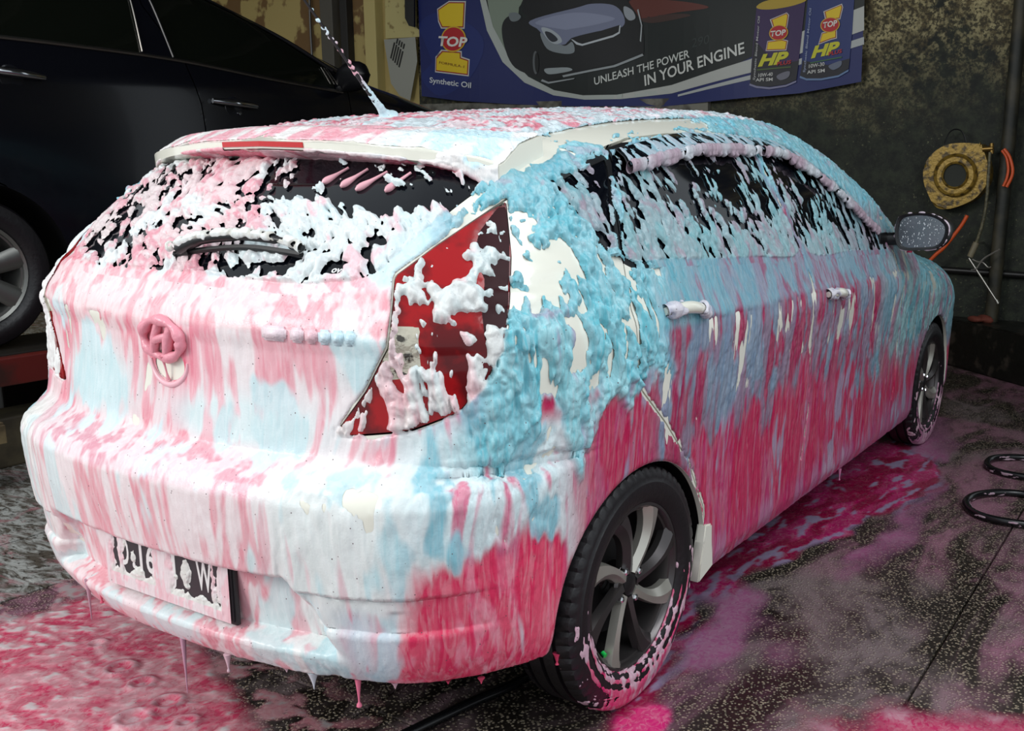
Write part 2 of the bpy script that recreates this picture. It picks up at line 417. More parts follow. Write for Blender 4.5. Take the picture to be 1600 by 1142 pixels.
# panels -----------------------------------------------------------
NF = len(FIELDS)
PV, PA, PT = BV, np.concatenate([BA, BN], 1), np.concatenate([BQ[:, :3], BQ[:, [0, 2, 3]]])
GAP = .0022
for k in ('rear_window', 'tail', 'tailgate', 'rear_door', 'front_door', 'hood'):
    PV, PA, PT = split(PV, PA, PT, FI[k], GAP); PV, PA, PT = split(PV, PA, PT, FI[k], -GAP)
for k in ('quarter_glass', 'rear_glass', 'front_glass', 'roof', 'windscreen', 'sill', 'bumper', 'fender', 'front_bumper', 'arch', 'lamp_clear', 'lamp_dark'):
    PV, PA, PT = split(PV, PA, PT, FI[k], 0.)
PV, PA, PT = split(PV, PA, PT, FI['glass'], .016)
def label_of(C, Z, Nz):
    """panel number of each face from its mean field values"""
    L = np.full(len(C), 99)
    def s(name, num, cond): L[cond & (L == 99)] = num
    c = lambda k: C[:, FI[k]]
    s('cut', -1, c('arch') < 0)
    for k in ('rear_window', 'tail', 'tailgate', 'rear_door', 'front_door', 'hood'): s('gap', -1, np.abs(c(k)) < GAP*.98)
    s('under', 16, (Nz < -.72) & (Z < .285))
    s('rw', 0, c('rear_window') < 0); s('qg', 1, c('quarter_glass') < 0); s('rg', 2, c('rear_glass') < 0); s('fg', 3, c('front_glass') < 0)
    s('trim', 15, c('glass') < .016); s('lc', 18, (c('lamp_clear') < 0) & (c('tail') < 0)); s('ld', 19, (c('lamp_dark') < 0) & (c('tail') < 0)); s('tail', 4, c('tail') < 0); s('tg', 5, c('tailgate') < 0); s('bump', 6, c('bumper') < 0)
    s('roof', 7, c('roof') < 0); s('ws', 8, c('windscreen') < 0); s('hood', 9, c('hood') < 0); s('sill', 10, c('sill') < 0)
    s('rd', 11, c('rear_door') < 0); s('fd', 12, c('front_door') < 0); s('fb', 14, c('front_bumper') < 0); s('fen', 13, c('fender') < 0)
    s('side', 17, L == 99)
    return L
tn = PA[PT][:, :, NF:].mean(1); pc = PV[PT].mean(1)
PL = label_of(PA[PT][:, :, :NF].mean(1), pc[:, 2], tn[:, 2]/np.linalg.norm(tn, axis=1))
PANELS = {0: ('rear_window', 'GLASS', 0), 1: ('quarter_window', 'GLASS', 1), 2: ('rear_door_window', 'GLASS', 1), 3: ('front_door_window', 'GLASS', 1), 4: ('tail_light', 'RED', 1),
          5: ('tailgate', 'PAINT', 0), 6: ('rear_bumper', 'PAINT', 0), 7: ('roof_panel', 'PAINT', 0), 8: ('windscreen', 'GLASS', 0), 9: ('bonnet', 'PAINT', 0),
          10: ('side_skirt', 'PAINT', 1), 11: ('rear_door', 'PAINT', 1), 12: ('front_door', 'PAINT', 1), 13: ('front_fender', 'PAINT', 1), 14: ('front_bumper', 'PAINT', 0),
          15: ('window_trim', 'RUBBER', 1), 16: ('underbody', 'RUBBER', 0), 17: ('side_panel', 'PAINT', 1), 18: ('reverse_lamp', 'CLEAR', 1), 19: ('dark_lens', 'DARKRED', 1)}
PAINT = mat('white_paint', srgb(236, 234, 220), .22, spec=.5, coat=.6)
TINT = mat('tinted_glass', srgb(8, 10, 16), .05, spec=.28)
RUBBER = mat('black_rubber', srgb(14, 14, 16), .45)
REDLENS = mat('red_lens', srgb(158, 6, 14), .12, spec=.3, coat=.15, mix=(srgb(92, 4, 10), 9, .5, .06))
CLEARL = mat('clear_lens', srgb(196, 190, 172), .15, metal=.3, spec=.6, mix=(srgb(70, 66, 60), 40, .56, .03), bump=(60, .5, 2))
DARKL = mat('dark_red_lens', srgb(44, 3, 10), .35, spec=.1)
PMAT = {'GLASS': TINT, 'RED': REDLENS, 'PAINT': PAINT, 'RUBBER': RUBBER, 'CLEAR': CLEARL, 'DARKRED': DARKL}
CAR = tag(empty('hatchback_car', (0, 1.9, 0)), 'white hatchback covered in pink and pale blue washing foam, tail towards us', 'car')
def car_child(o):
    o.parent = CAR; o.matrix_parent_inverse = Matrix.Translation((0, -1.9, 0)); return o
PARTS = {}
def panel(num, side):
    name, mk, two = PANELS[num]
    sel = (PL == num) & ((pc[:, 0] > 0) == (side > 0) if two else True)
    if not sel.any(): return
    V, A, T = compact(PV, PA, PT[sel]); N = A[:, NF:]; N = N/np.linalg.norm(N, axis=1)[:, None]
    if mk == 'GLASS': V = V-N*.004
    if num in (4, 18, 19): V = V+N*.004
    E = np.sort(np.concatenate([T[:, [0, 1]], T[:, [1, 2]], T[:, [2, 0]]]), 1); D = np.concatenate([T[:, [0, 1]], T[:, [1, 2]], T[:, [2, 0]]])
    k = E[:, 0].astype(np.int64)*len(V)+E[:, 1]; u, ix, ct = np.unique(k, return_index=True, return_counts=True)
    be = D[ix[ct == 1]]; bv, inv = np.unique(be, return_inverse=True); be2 = inv.reshape(-1, 2)
    n = len(V); m = len(bv)
    V2 = np.concatenate([V, V[bv], V[bv]-N[bv]*.014])
    T2 = np.concatenate([T, np.stack([n+be2[:, 1], n+be2[:, 0], n+m+be2[:, 0]], 1), np.stack([n+be2[:, 1], n+m+be2[:, 0], n+m+be2[:, 1]], 1)])
    o = mesh_np(name, V2, T2, PMAT[mk])
    PARTS[(num, side if two else 0)] = o
    if num in (18, 19): o.parent = PARTS[(4, side)]; o['label'] = {18: 'clear reversing lamp', 19: 'dark outer strip of lens'}[num]
    else: car_child(o)
for num in PANELS:
    if PANELS[num][2]: panel(num, 1); panel(num, -1)
    else: panel(num, 0)

# dark cabin and chassis behind the panels
_cv, _cq = surface_nets((-.90, -.10, .14), (.90, 4.45, 1.58), .045)
_cv, _cn = project(_cv, 3); _cv = _cv-_cn*.03; _ca = fields(_cv)[:, FI['arch']]
_ct = np.concatenate([_cq[:, :3], _cq[:, [0, 2, 3]]]); _ct = _ct[(_ca[_ct] > -.005).all(1)]
car_child(mesh_np('inner_shell', _cv, _ct, mat('cabin_black', srgb(8, 8, 9), .9, spec=.1)))

# ---------------------------------------------------------------- foam blanket on the car
def foam_patch(V, A, Q):
    """foam height (m) and dye for points of the body surface"""
    V0 = V; V, N = project(V, 1)
    x, y, z = V.T; ax = np.abs(x); c = ax+y; G = lambda k: A[:, FI[k]]
    nt = N[:, 2]; n = len(V)
    side = sst(.80, 1.0, c)*sst(.30, .42, ax)            # 1 on the flanks, 0 on the tail
    right = sst(-.05, .05, x)
    P = V.astype(np.float32)
    dx = perlin(P, (5, 5, 3), 3.1); dz = perlin(P, (6, 6, 4), 9.7)
    Wp = P+np.stack([.05*dx, .05*dx, .09*dz], 1).astype(np.float32)    # domain warp
    # flow aligned coordinates: foam runs down, a little backwards on the glass
    Fl = Wp.copy(); Fl[:, 1] += .22*Fl[:, 2]*(G('glass') < .018); Fl[:, 0] += .9*Fl[:, 2]*((A[:, FI['rear_window']] < .02))
    big = fbm(Fl, (7, 7, 2.6), 1.3, 3)
    med = fbm(Fl, (24, 24, 8), 5.9, 2)+.55*fbm(Fl, (58, 58, 22), 15.9, 2)*np.maximum(side, (G('rear_window') < .02) | (G('tail') < .01))
    fine = perlin(Fl, (60, 60, 20), 8.8); tiny = perlin(Fl, (135, 135, 45), 2.2)
    puff = np.abs(perlin(Wp, (38, 38, 24), 4.4))+.5*np.abs(perlin(Wp, (80, 80, 52), 6.1))
    streak = perlin(Fl, (42, 42, 3.4), 7.7)+.6*perlin(Fl, (95, 95, 6), 1.9)
    m1 = .75*fbm(Fl, (13, 13, 2.0), 21.3, 2)+.75*fbm(Fl, (44, 44, 4.2), 17.3, 2); m2 = fbm(Wp, (10, 10, 3.6), 33.3, 3)+.25*perlin(Fl, (60, 60, 7), 3.3)
    cov = np.full(n, .6); thick = np.full(n, 4.); lump = np.full(n, 2.); fl = np.full(n, .5); strk = np.full(n, .8); gaps = np.full(n, .6)
    C1 = np.tile(S(242, 226, 230), (n, 1)); C2 = np.tile(S(240, 172, 186), (n, 1)); C3 = np.tile(S(205, 234, 242), (n, 1)); t3 = np.full(n, .12); t2 = np.full(n, 0.); bw = np.full(n, 1.15); mw = np.full(n, .55)
    def zone(w, cov_=None, thick_=None, lump_=None, fl_=None, strk_=None, gaps_=None, c1=None, c2=None, c3=None, t2_=None, t3_=None, bw_=None, mw_=None):
        w = np.clip(w, 0, 1)
        for arr, v in ((cov, cov_), (thick, thick_), (lump, lump_), (fl, fl_), (strk, strk_), (gaps, gaps_), (t2, t2_), (t3, t3_), (bw, bw_), (mw, mw_)):
            if v is not None: arr += w*(v-arr)
        for arr, v in ((C1, c1), (C2, c2), (C3, c3)):
            if v is not None: arr += w[:, None]*(S(*v)-arr)
    wz = lambda a, b, v: sst(a, b, v)
    rear = 1-side
    # tail: tailgate, more pink on the left, blue and white on the right
    tgz = rear*wz(.70, .76, z)
    zone(tgz*(1-wz(-.02, .22, x)), .33, 5, 1.2, .3, .8, 1.0, (236, 204, 207), (228, 150, 162), (208, 230, 234), -.02, .22)
    zone(tgz*wz(-.02, .22, x), .33, 5, 1.4, .3, .8, .95, (236, 224, 225), (232, 172, 181), (206, 228, 232), .02, .10)
    zone(tgz*np.exp(-((x-.045)/.040)**2)*wz(1.0, .94, z)*.9, .9, 5, .8, .2, .5, .3, (234, 152, 166), (226, 104, 128), (238, 196, 202), -.1, .4)
    zone(tgz*np.exp(-((x+.26)/.13)**2-((z-.83)/.07)**2)*1.6, .7, 6, 1.5, .2, .3, .7, (212, 230, 231), (238, 206, 212), (204, 226, 229), .40, -.3)
    zone(tgz*np.exp(-((x-.22)/.20)**2-((z-.79)/.055)**2)*1.5, .66, 6, 2., .2, .3, .8, (218, 231, 232), (236, 196, 203), (204, 226, 229), .18, -.0)
    zone(tgz*wz(.42, .52, x)*wz(.85, .93, z), .8, 6, 2.5, .6, .3, .4, (212, 230, 231), (236, 206, 212), (202, 225, 229), .16, 0.)
    zone(tgz*wz(.975, .99, z)*wz(1.09, 1.05, z), .85, 4, .9, .5, .4, .3, (240, 214, 216), (234, 176, 184), (228, 234, 234), .06, .24)
    # clean paint under the emblem
    zone(tgz*sst(1., .8, np.hypot((x-.012)/.052, (z-.886)/.036)), -1.6)
    # tail: bumper
    bz = rear*wz(.76, .70, z)
    zone(bz, .56, 5, 1.0, .3, 1.1, .9, (236, 222, 223), (231, 172, 180), (214, 230, 231), -.02, .11)
    zone(bz*wz(.655, .67, z)*wz(.75, .72, z), .85, 4, 1.0, .3, .6, .6, (236, 216, 220), (222, 168, 180), (222, 232, 236), .03, .06)
    zone(bz*wz(.30, .42, x), .38, 8, 3.6, .5, .6, .95, (230, 235, 233), (233, 206, 210), (200, 226, 230), .28, .04)
    zone(bz*wz(.49, .53, x+.05*big+.02*streak)*wz(.45, .41, z+.10*big+.05*streak), .95, 5, 1.2, .4, .6, .25, (232, 94, 118), (236, 130, 150), (208, 222, 230), .06, .30)
    zone(bz*wz(.585, .60, x)*wz(.655, .645, x)*wz(.400, .41, z)*wz(.452, .44, z), -.5)
    zone(bz*np.exp(-((x-.53)/.05)**2)*wz(.47, .42, z), .95, 5, 1.2, .4, .6, .25, (206, 214, 222), (224, 150, 170), (190, 216, 226), .2, .1)
    zone(bz*wz(.38, .26, z)*wz(.30, .05, x), .85, 4, 1.2, .3, .6, .5, (236, 204, 208), (232, 156, 168), (222, 234, 236), 0., .08)
    zone(bz*wz(-.38, -.55, x), .75, 6, 3., .8, .9, .7, (234, 234, 230), (226, 214, 216), (218, 230, 230), .1, .1)
    # flanks: pink below, then the heavier clots
    zone(side, .82, 4, 2.2, .8, 1.2, .45, (190, 52, 90), (188, 92, 124), (164, 150, 174), .04, .22)
    corner = wz(.66, .80, c)*wz(1.35, 1.15, c)
    zone(corner*wz(.50, .56, z+.18*big+.05*streak)*wz(.84, .78, z), .55, 9, 5., .7, .6, 1.05, (218, 232, 234), (216, 142, 162), (152, 200, 212), .20, .02, .95, .8)
    zone(corner*wz(.54, .49, z+.18*big+.05*streak), .9, 4.5, 2.6, 1.0, .8, .3, (222, 82, 110), (228, 130, 150), (204, 208, 218), .04, .40)
    doors = side*wz(.70, .85, y)
    up = z+.20*big+.07*med+.05*np.sin(y*2.7)
    zone(doors*wz(.56, .64, up+.05*streak), .42, 5, 4.5, .8, 2.2, 1.0, (140, 122, 142), (164, 70, 98), (128, 148, 168), .03, .05)
    zone(doors*wz(.34, .27, z), .9, 4, 1.6, .6, 1.8, .4, (188, 62, 104), (180, 112, 146), (186, 160, 182), .02, .22)
    belt = doors*wz(.925, .950, z+.012*np.clip(y-1.2, -.5, 2)+.012*big)*wz(1.13, 1.11, z)
    zone(belt, .92, 4.5, 2.6, .9, 2.0, .3, (146, 146, 166), (150, 104, 128), (128, 164, 180), .06, .03)
    zone(belt*wz(1.5, .8, y), .85, 5, 3.0, .8, 2.0, .5, (132, 170, 184), (152, 124, 146), (120, 172, 186), .15, -.05)
    fen = side*wz(2.4, 2.9, y+.3*big)
    zone(fen*wz(.42, .62, z+.1*big), .38, 6, 5.0, .9, 2.0, 1.1, (138, 176, 180), (146, 124, 142), (112, 166, 178), .12, .02)
    zone(fen*wz(.40, .28, z), .9, 4, 2., .7, 1.8, .4, (178, 100, 136), (164, 122, 150), (160, 152, 176), .05, .2)
    # rear quarter: heavy blue clots on bare paint
    q = side*wz(.95, .70, y+.25*big)*wz(.75, .81, z+.22*big+.05*med)
    zone(q*1.0, .36, 14, 17, 1.2, .6, 1.15, (154, 206, 214), (164, 160, 180), (130, 196, 208), .20, -.04, .85, .95)
    zone(q*wz(.98, 1.08, z), -.06, 12, 12, 1.2, .5, 1.4, (148, 198, 208), (160, 186, 198), (130, 190, 202), .3, -.05, .75, 1.0)
    # frame over the side windows
    top = side*wz(.0, .016, G('glass'))*wz(1.20, 1.30, z+.08*np.clip(y-1.6, 0, 3)+.04*med)*wz(.1, .4, y)
    zone(top, .58, 9, 9, 1.2, .8, 1.0, (144, 192, 202), (158, 172, 186), (128, 184, 198), .2, -.05, .7, 1.0)
    rl = ax-np.interp(y, [.3, .6, 1.1, 1.6, 2.1], [.51, .517, .507, .50, .51])
    zone(wz(1.28, 1.34, z)*wz(-.004, .004, rl)*wz(.10+.09*big+.05*med, .05, rl)*wz(1.9, 1.05, y), -.9, 6, 6, 1, .5, .6)
    # roof
    rf = wz(1.30, 1.36, z)*wz(.004, -.004, rl)*wz(.42, .5, y)
    zone(rf, .62, 5, 9, 1.4, .3, .9, (220, 206, 210), (208, 130, 144), (200, 216, 220), .0, .04)
    zone(rf*wz(.9, 1.5, y), .7, 5, 9, 1.4, .3, .8, (216, 214, 218), (208, 160, 172), (194, 212, 218), .06, .0)
    # glass
    gs = wz(.002, -.004, G('glass'))
    top_free = wz(1.13, 1.31, z+.03*np.clip(y-1., 0, 2))
    zone(gs, .46, 7, 9, 1.0, 2.6, 1.3, (150, 174, 180), (158, 150, 162), (134, 176, 182), .12, .04, .55, .9)
    zone(gs*wz(1.04, 1.10, z)*wz(1.20, 1.13, z), .34)
    zone(gs*top_free, -.52, 6, 6, .8, 2.8, 1.5)
    zone(gs*wz(1.9, 2.6, y), .02, 5, 4, .8, 2.8, 1.5, (146, 148, 158), (136, 120, 136), (128, 156, 166))
    zone(gs*wz(.70, .66, y), .05, 9, 7, .9, 1.0, 1.3, (150, 166, 174), (160, 150, 162), (130, 170, 178))
    rg = wz(.002, -.004, G('rear_window'))
    zone(rg, .40, 8, 10, .9, 1.0, 1.4, (226, 202, 204), (222, 164, 174), (222, 228, 228), .04, .14, .40, 1.15)
    zone(rg*wz(.02, .22, x), .52, 10, 13, 1.0, .5, 1.35, (218, 224, 224), (230, 198, 204), (212, 226, 228), .20, .04, .45, 1.0)
    zone(rg*wz(1.215+.05*big, 1.255+.05*big, z)*wz(-.05, .10, x), -.42)
    zone(rg*wz(1.255, 1.29, z)*wz(-.10, -.02, x)*wz(.12, .02, x), -.1)
    zone(rg*wz(-.10, -.40, x), .0, 6, 7, .9, 2.2, 1.6, (214, 200, 200), (216, 168, 176), None, .1, None, .3, 1.3)
    zone(rg*np.exp(-((x-.15)/.14)**6-((z-1.095)/.014)**4)*1.2, -.15, 4, 3, None, None, 1.8, None, None, None, None, None, .2, 1.2)
    zone(rg*np.exp(-((x-.40)/.022)**4-((z-1.106)/.012)**4)*1.5, -1.2)
    tl = wz(.004, -.006, G('tail'))
    zone(tl, .02, 14, 15, 1.1, .3, 1.5, (218, 220, 218), (226, 202, 204), (208, 220, 220), .2, .1, .55, 1.0)
    zone(tl*wz(.93, .86, z), .16, 13, 15, 1.1, .3, 1.35, (224, 214, 212), (228, 188, 192), (220, 226, 224), .1, .1, .5, 1.0)
    zone(tl*wz(1.16, 1.21, z), -.5)
    zone(tl*wz(.1, -.1, x), .25, 8, 8, 1, .8, 1.2, (232, 232, 230), (226, 214, 216), (218, 228, 228), .3, .1)
    # underside, joints
    zone(wz(-.55, -.8, nt)*wz(.5, .3, z), -2.)
    zone(wz(.012, .003, G('gap')+.004*med)*(1-gs)*np.where(side > .5, 1, .6), -.35)
    zone(wz(.007, .003, np.abs(G('tail')))*wz(.95, .7, c)*wz(.79, .82, z), -1.2)
    field = cov+gaps*(bw*big+mw*med)+.30*strk*gaps*streak
    field = np.minimum(field, (G('arch')-.0005)*60)
    e = sst(0, .30, field); edge = np.sqrt(e)
    h = thick*(.45*edge+.55*sst(.0, .9, field)) + lump*edge*(.9*puff*fl + .35*med+.40*fine) + strk*edge*(.80*streak+.50*tiny) + .35*edge*tiny
    h = np.maximum(h, .25*edge)*1e-3+1e-4
    grain = np.clip(.12+.88*side+.5*np.maximum(gs, rg)+.4*wz(1.3, 1.34, z), 0, 1)*(.6+.4*edge)
    # dye
    a2 = sst(-.12, .14, m1-t2+.10*streak*strk); a3 = sst(-.05, .12, m2-t3)
    col = C1+(C2-C1)*a2[:, None]; col = col+(C3-col)*(a3*.92)[:, None]
    col = col*(1+.05*fine[:, None])
    return V+N*h[:, None], np.concatenate([np.clip(col, 0, .92), grain[:, None]], 1), field

def foam_material(film=False):
    m = bpy.data.materials.new('washing_foam'); m.use_nodes = True; nt = m.node_tree; N = nt.nodes; L = nt.links; b = N['Principled BSDF']
    at = N.new('ShaderNodeAttribute'); at.attribute_name = 'dye'
    gp = N.new('ShaderNodeNewGeometry').outputs['Position']
    def veins(sc, seed, lo, hi, dist, top):
        q = N.new('ShaderNodeMapping'); q.inputs['Scale'].default_value = sc; q.inputs['Location'].default_value = (seed, seed, seed); L.new(gp, q.inputs['Vector'])
        t = N.new('ShaderNodeTexNoise'); t.inputs['Scale'].default_value = 1; t.inputs['Detail'].default_value = 3.5; t.inputs['Distortion'].default_value = dist; L.new(q.outputs['Vector'], t.inputs['Vector'])
        r = N.new('ShaderNodeMapRange'); r.inputs['From Min'].default_value = lo; r.inputs['From Max'].default_value = hi; r.inputs['To Max'].default_value = top; L.new(t.outputs['Fac'], r.inputs['Value']); return r.outputs['Result']
    hs = N.new('ShaderNodeHueSaturation'); hs.inputs['Saturation'].default_value = 1.30; hs.inputs['Value'].default_value = .95; L.new(at.outputs['Color'], hs.inputs['Color'])
    hl = N.new('ShaderNodeHueSaturation'); hl.inputs['Saturation'].default_value = .74; hl.inputs['Value'].default_value = 1.06; L.new(at.outputs['Color'], hl.inputs['Color'])
    sc = (26, 20, 1) if film else (25, 25, 2.9)
    x1 = N.new('ShaderNodeMix'); x1.data_type = 'RGBA'; L.new(veins(sc, 3.1, .49, .57, 2.2, .62), x1.inputs['Factor']); L.new(at.outputs['Color'], x1.inputs['A']); L.new(hs.outputs['Color'], x1.inputs['B'])
    x2 = N.new('ShaderNodeMix'); x2.data_type = 'RGBA'; L.new(veins(tuple(1.7*v for v in sc), 9.4, .50, .62, 2.2, .55), x2.inputs['Factor']); L.new(x1.outputs['Result'], x2.inputs['A']); L.new(hl.outputs['Color'], x2.inputs['B'])
    pore_shade = N.new('ShaderNodeMix'); pore_shade.data_type = 'RGBA'; L.new(x2.outputs['Result'], pore_shade.inputs['A']); pore_shade.inputs['B'].default_value = (.16, .10, .11, 1); L.new(pore_shade.outputs['Result'], b.inputs['Base Color'])  # shade inside the pinholes is painted into the colour as dark dots
    b.inputs['Roughness'].default_value = .30; b.inputs['Specular IOR Level'].default_value = .35
    g = N.new('ShaderNodeNewGeometry').outputs['Position']
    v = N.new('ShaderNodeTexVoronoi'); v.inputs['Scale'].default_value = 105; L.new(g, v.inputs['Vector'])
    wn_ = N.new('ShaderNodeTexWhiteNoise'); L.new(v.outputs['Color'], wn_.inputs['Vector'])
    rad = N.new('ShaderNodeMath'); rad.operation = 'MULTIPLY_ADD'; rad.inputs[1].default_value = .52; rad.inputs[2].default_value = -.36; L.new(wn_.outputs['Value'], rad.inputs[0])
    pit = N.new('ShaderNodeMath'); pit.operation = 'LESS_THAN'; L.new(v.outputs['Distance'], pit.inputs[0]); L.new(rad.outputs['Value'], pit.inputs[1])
    L.new(pit.outputs['Value'], pore_shade.inputs['Factor'])
    mp = N.new('ShaderNodeMapping'); mp.inputs['Scale'].default_value = (150, 150, 34); L.new(g, mp.inputs['Vector'])
    n = N.new('ShaderNodeTexNoise'); n.inputs['Scale'].default_value = 1; n.inputs['Detail'].default_value = 3; L.new(mp.outputs['Vector'], n.inputs['Vector'])
    n2 = N.new('ShaderNodeTexNoise'); n2.inputs['Scale'].default_value = 230; n2.inputs['Detail'].default_value = 2; L.new(g, n2.inputs['Vector'])
    gr = N.new('ShaderNodeMath'); gr.operation = 'MULTIPLY'; L.new(n.outputs['Fac'], gr.inputs[0])
    if film: gr.inputs[1].default_value = .3
    else: L.new(at.outputs['Alpha'], gr.inputs[1])
    n = gr
    ad = N.new('ShaderNodeMath'); ad.operation = 'MULTIPLY_ADD'; ad.inputs[1].default_value = .18; L.new(n2.outputs['Fac'], ad.inputs[0]); L.new(n.outputs['Value'], ad.inputs[2])
    mm = N.new('ShaderNodeMath'); mm.operation = 'MULTIPLY_ADD'; mm.inputs[1].default_value = -.8; L.new(pit.outputs['Value'], mm.inputs[0]); L.new(ad.outputs['Value'], mm.inputs[2])
    bp = N.new('ShaderNodeBump'); bp.inputs['Strength'].default_value = .75; bp.inputs['Distance'].default_value = .0032
    L.new(mm.outputs['Value'], bp.inputs['Height']); L.new(bp.outputs['Normal'], b.inputs['Normal'])
    return m
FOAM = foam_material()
qc = BV[BQ].mean(1); qn = BN[BQ].mean(1)
_fa = BA[BQ].mean(1); _fa[:, FI['arch']] = 9
QL = label_of(_fa, qc[:, 2], qn[:, 2]); QL[(QL == 18) | (QL == 19)] = 4
_gapq = QL == -1
# a joint face takes the panel of its nearest labelled side
QL[_gapq] = np.where(qc[_gapq, 1] < .7, 5, 11)
keepq = (QL >= 0) & (QL != 16) & (BA[BQ][:, :, FI['arch']].max(1) > 0)
hid = (qc[:, 0] < -.52) & (qc[:, 1] > .55) | (qc[:, 1] > 3.5) & (qc[:, 0] < .55) | (QL == 8) | (QL == 9)
NTRI = 0
for lv, sel in ((2, keepq & ~hid), (1, keepq & hid)):
    q = BQ[sel]; V, A, Q = compact(BV, BA, q); lab = QL[sel].copy(); sd = np.where(qc[sel, 0] > 0, 1, -1)
    for _ in range(lv):
        V, A, Q = subdivide(V, A, Q); lab = np.tile(lab, 4); sd = np.tile(sd, 4)
    W, colr, fld = foam_patch(V, A, Q)
    T = np.concatenate([Q[:, :3], Q[:, [0, 2, 3]]]); lab = np.tile(lab, 2); sd = np.tile(sd, 2)
    # the blanket ends where its height reaches zero
    keep = (fld[T] > -.0).any(1); T = T[keep]; lab = lab[keep]; sd = sd[keep]
    AA = np.concatenate([fld[:, None], colr], 1)
    inside = (fld[T] > 0).all(1)
    for num in PANELS:
        for s in ((1, -1) if PANELS[num][2] else (0,)):
            par = PARTS.get((num, s)); k = (lab == num) & ((sd == s) | (s == 0))
            if par is None or k.sum() < 40: continue
            v, a, t = compact(W, AA, T[k]); v, a, t = split(v, a, t, 0, 0.)
            t = t[a[t][:, :, 0].mean(1) > 0]
            if len(t) < 40: continue
            v, a, t = compact(v, a, t)
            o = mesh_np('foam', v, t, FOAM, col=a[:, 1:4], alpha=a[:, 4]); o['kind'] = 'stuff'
            o.parent = par; NTRI += len(t)
print('foam tris', NTRI)

# ---------------------------------------------------------------- hatchback details
def side_x(y, z):
    lo, hi = .2, 1.2
    for _ in range(26):
        m = (lo+hi)/2
        if F(np.array([m, y, z])) < 0: lo = m
        else: hi = m
    return lo
def rear_y(x, z):
    lo, hi = -.4, 1.2
    for _ in range(26):
        m = (lo+hi)/2
        if F(np.array([x, m, z])) < 0: hi = m
        else: lo = m
    return hi
def nrm(p):
    f, g = Fgrad(np.array([p])); return Vector(g[0]).normalized()
BLACKP = mat('black_plastic', srgb(18, 18, 20), .35)
GUN = mat('gunmetal_alloy', srgb(86, 82, 82), .3, metal=.8)
SILVER = mat('bright_alloy', srgb(196, 192, 182), .32, metal=.75)
CHROME = mat('chrome', srgb(200, 202, 205), .12, metal=1.)
TYRE = mat('tyre_rubber', srgb(20, 17, 20), .42, bump=(60, .15, 3))
FOAMPLAIN = None
def foam_colored(name, V, T, cols, parent):
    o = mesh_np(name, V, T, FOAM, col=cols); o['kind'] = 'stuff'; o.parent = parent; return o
def sheet_foam(name, parent, pos, nor, fld, h, col):
    """a foam film over a grid of points (nu x nv); fld > 0 where there is foam"""
    nu, nv = fld.shape; V = (pos+nor*h[..., None]).reshape(-1, 3); I = np.arange(nu*nv).reshape(nu, nv)
    q = np.stack([I[:-1, :-1], I[1:, :-1], I[1:, 1:], I[:-1, 1:]], -1).reshape(-1, 4); T = np.concatenate([q[:, :3], q[:, [0, 2, 3]]])
    A = np.concatenate([fld.reshape(-1, 1), col.reshape(-1, 3)], 1)
    T = T[(A[T][:, :, 0] > 0).any(1)]; V, A, T = split(V, A, T, 0, 0.); T = T[A[T][:, :, 0].mean(1) > 0]
    if len(T) < 4: return None
    V, A, T = compact(V, A, T); return foam_colored(name, V, T, A[:, 1:4], parent)

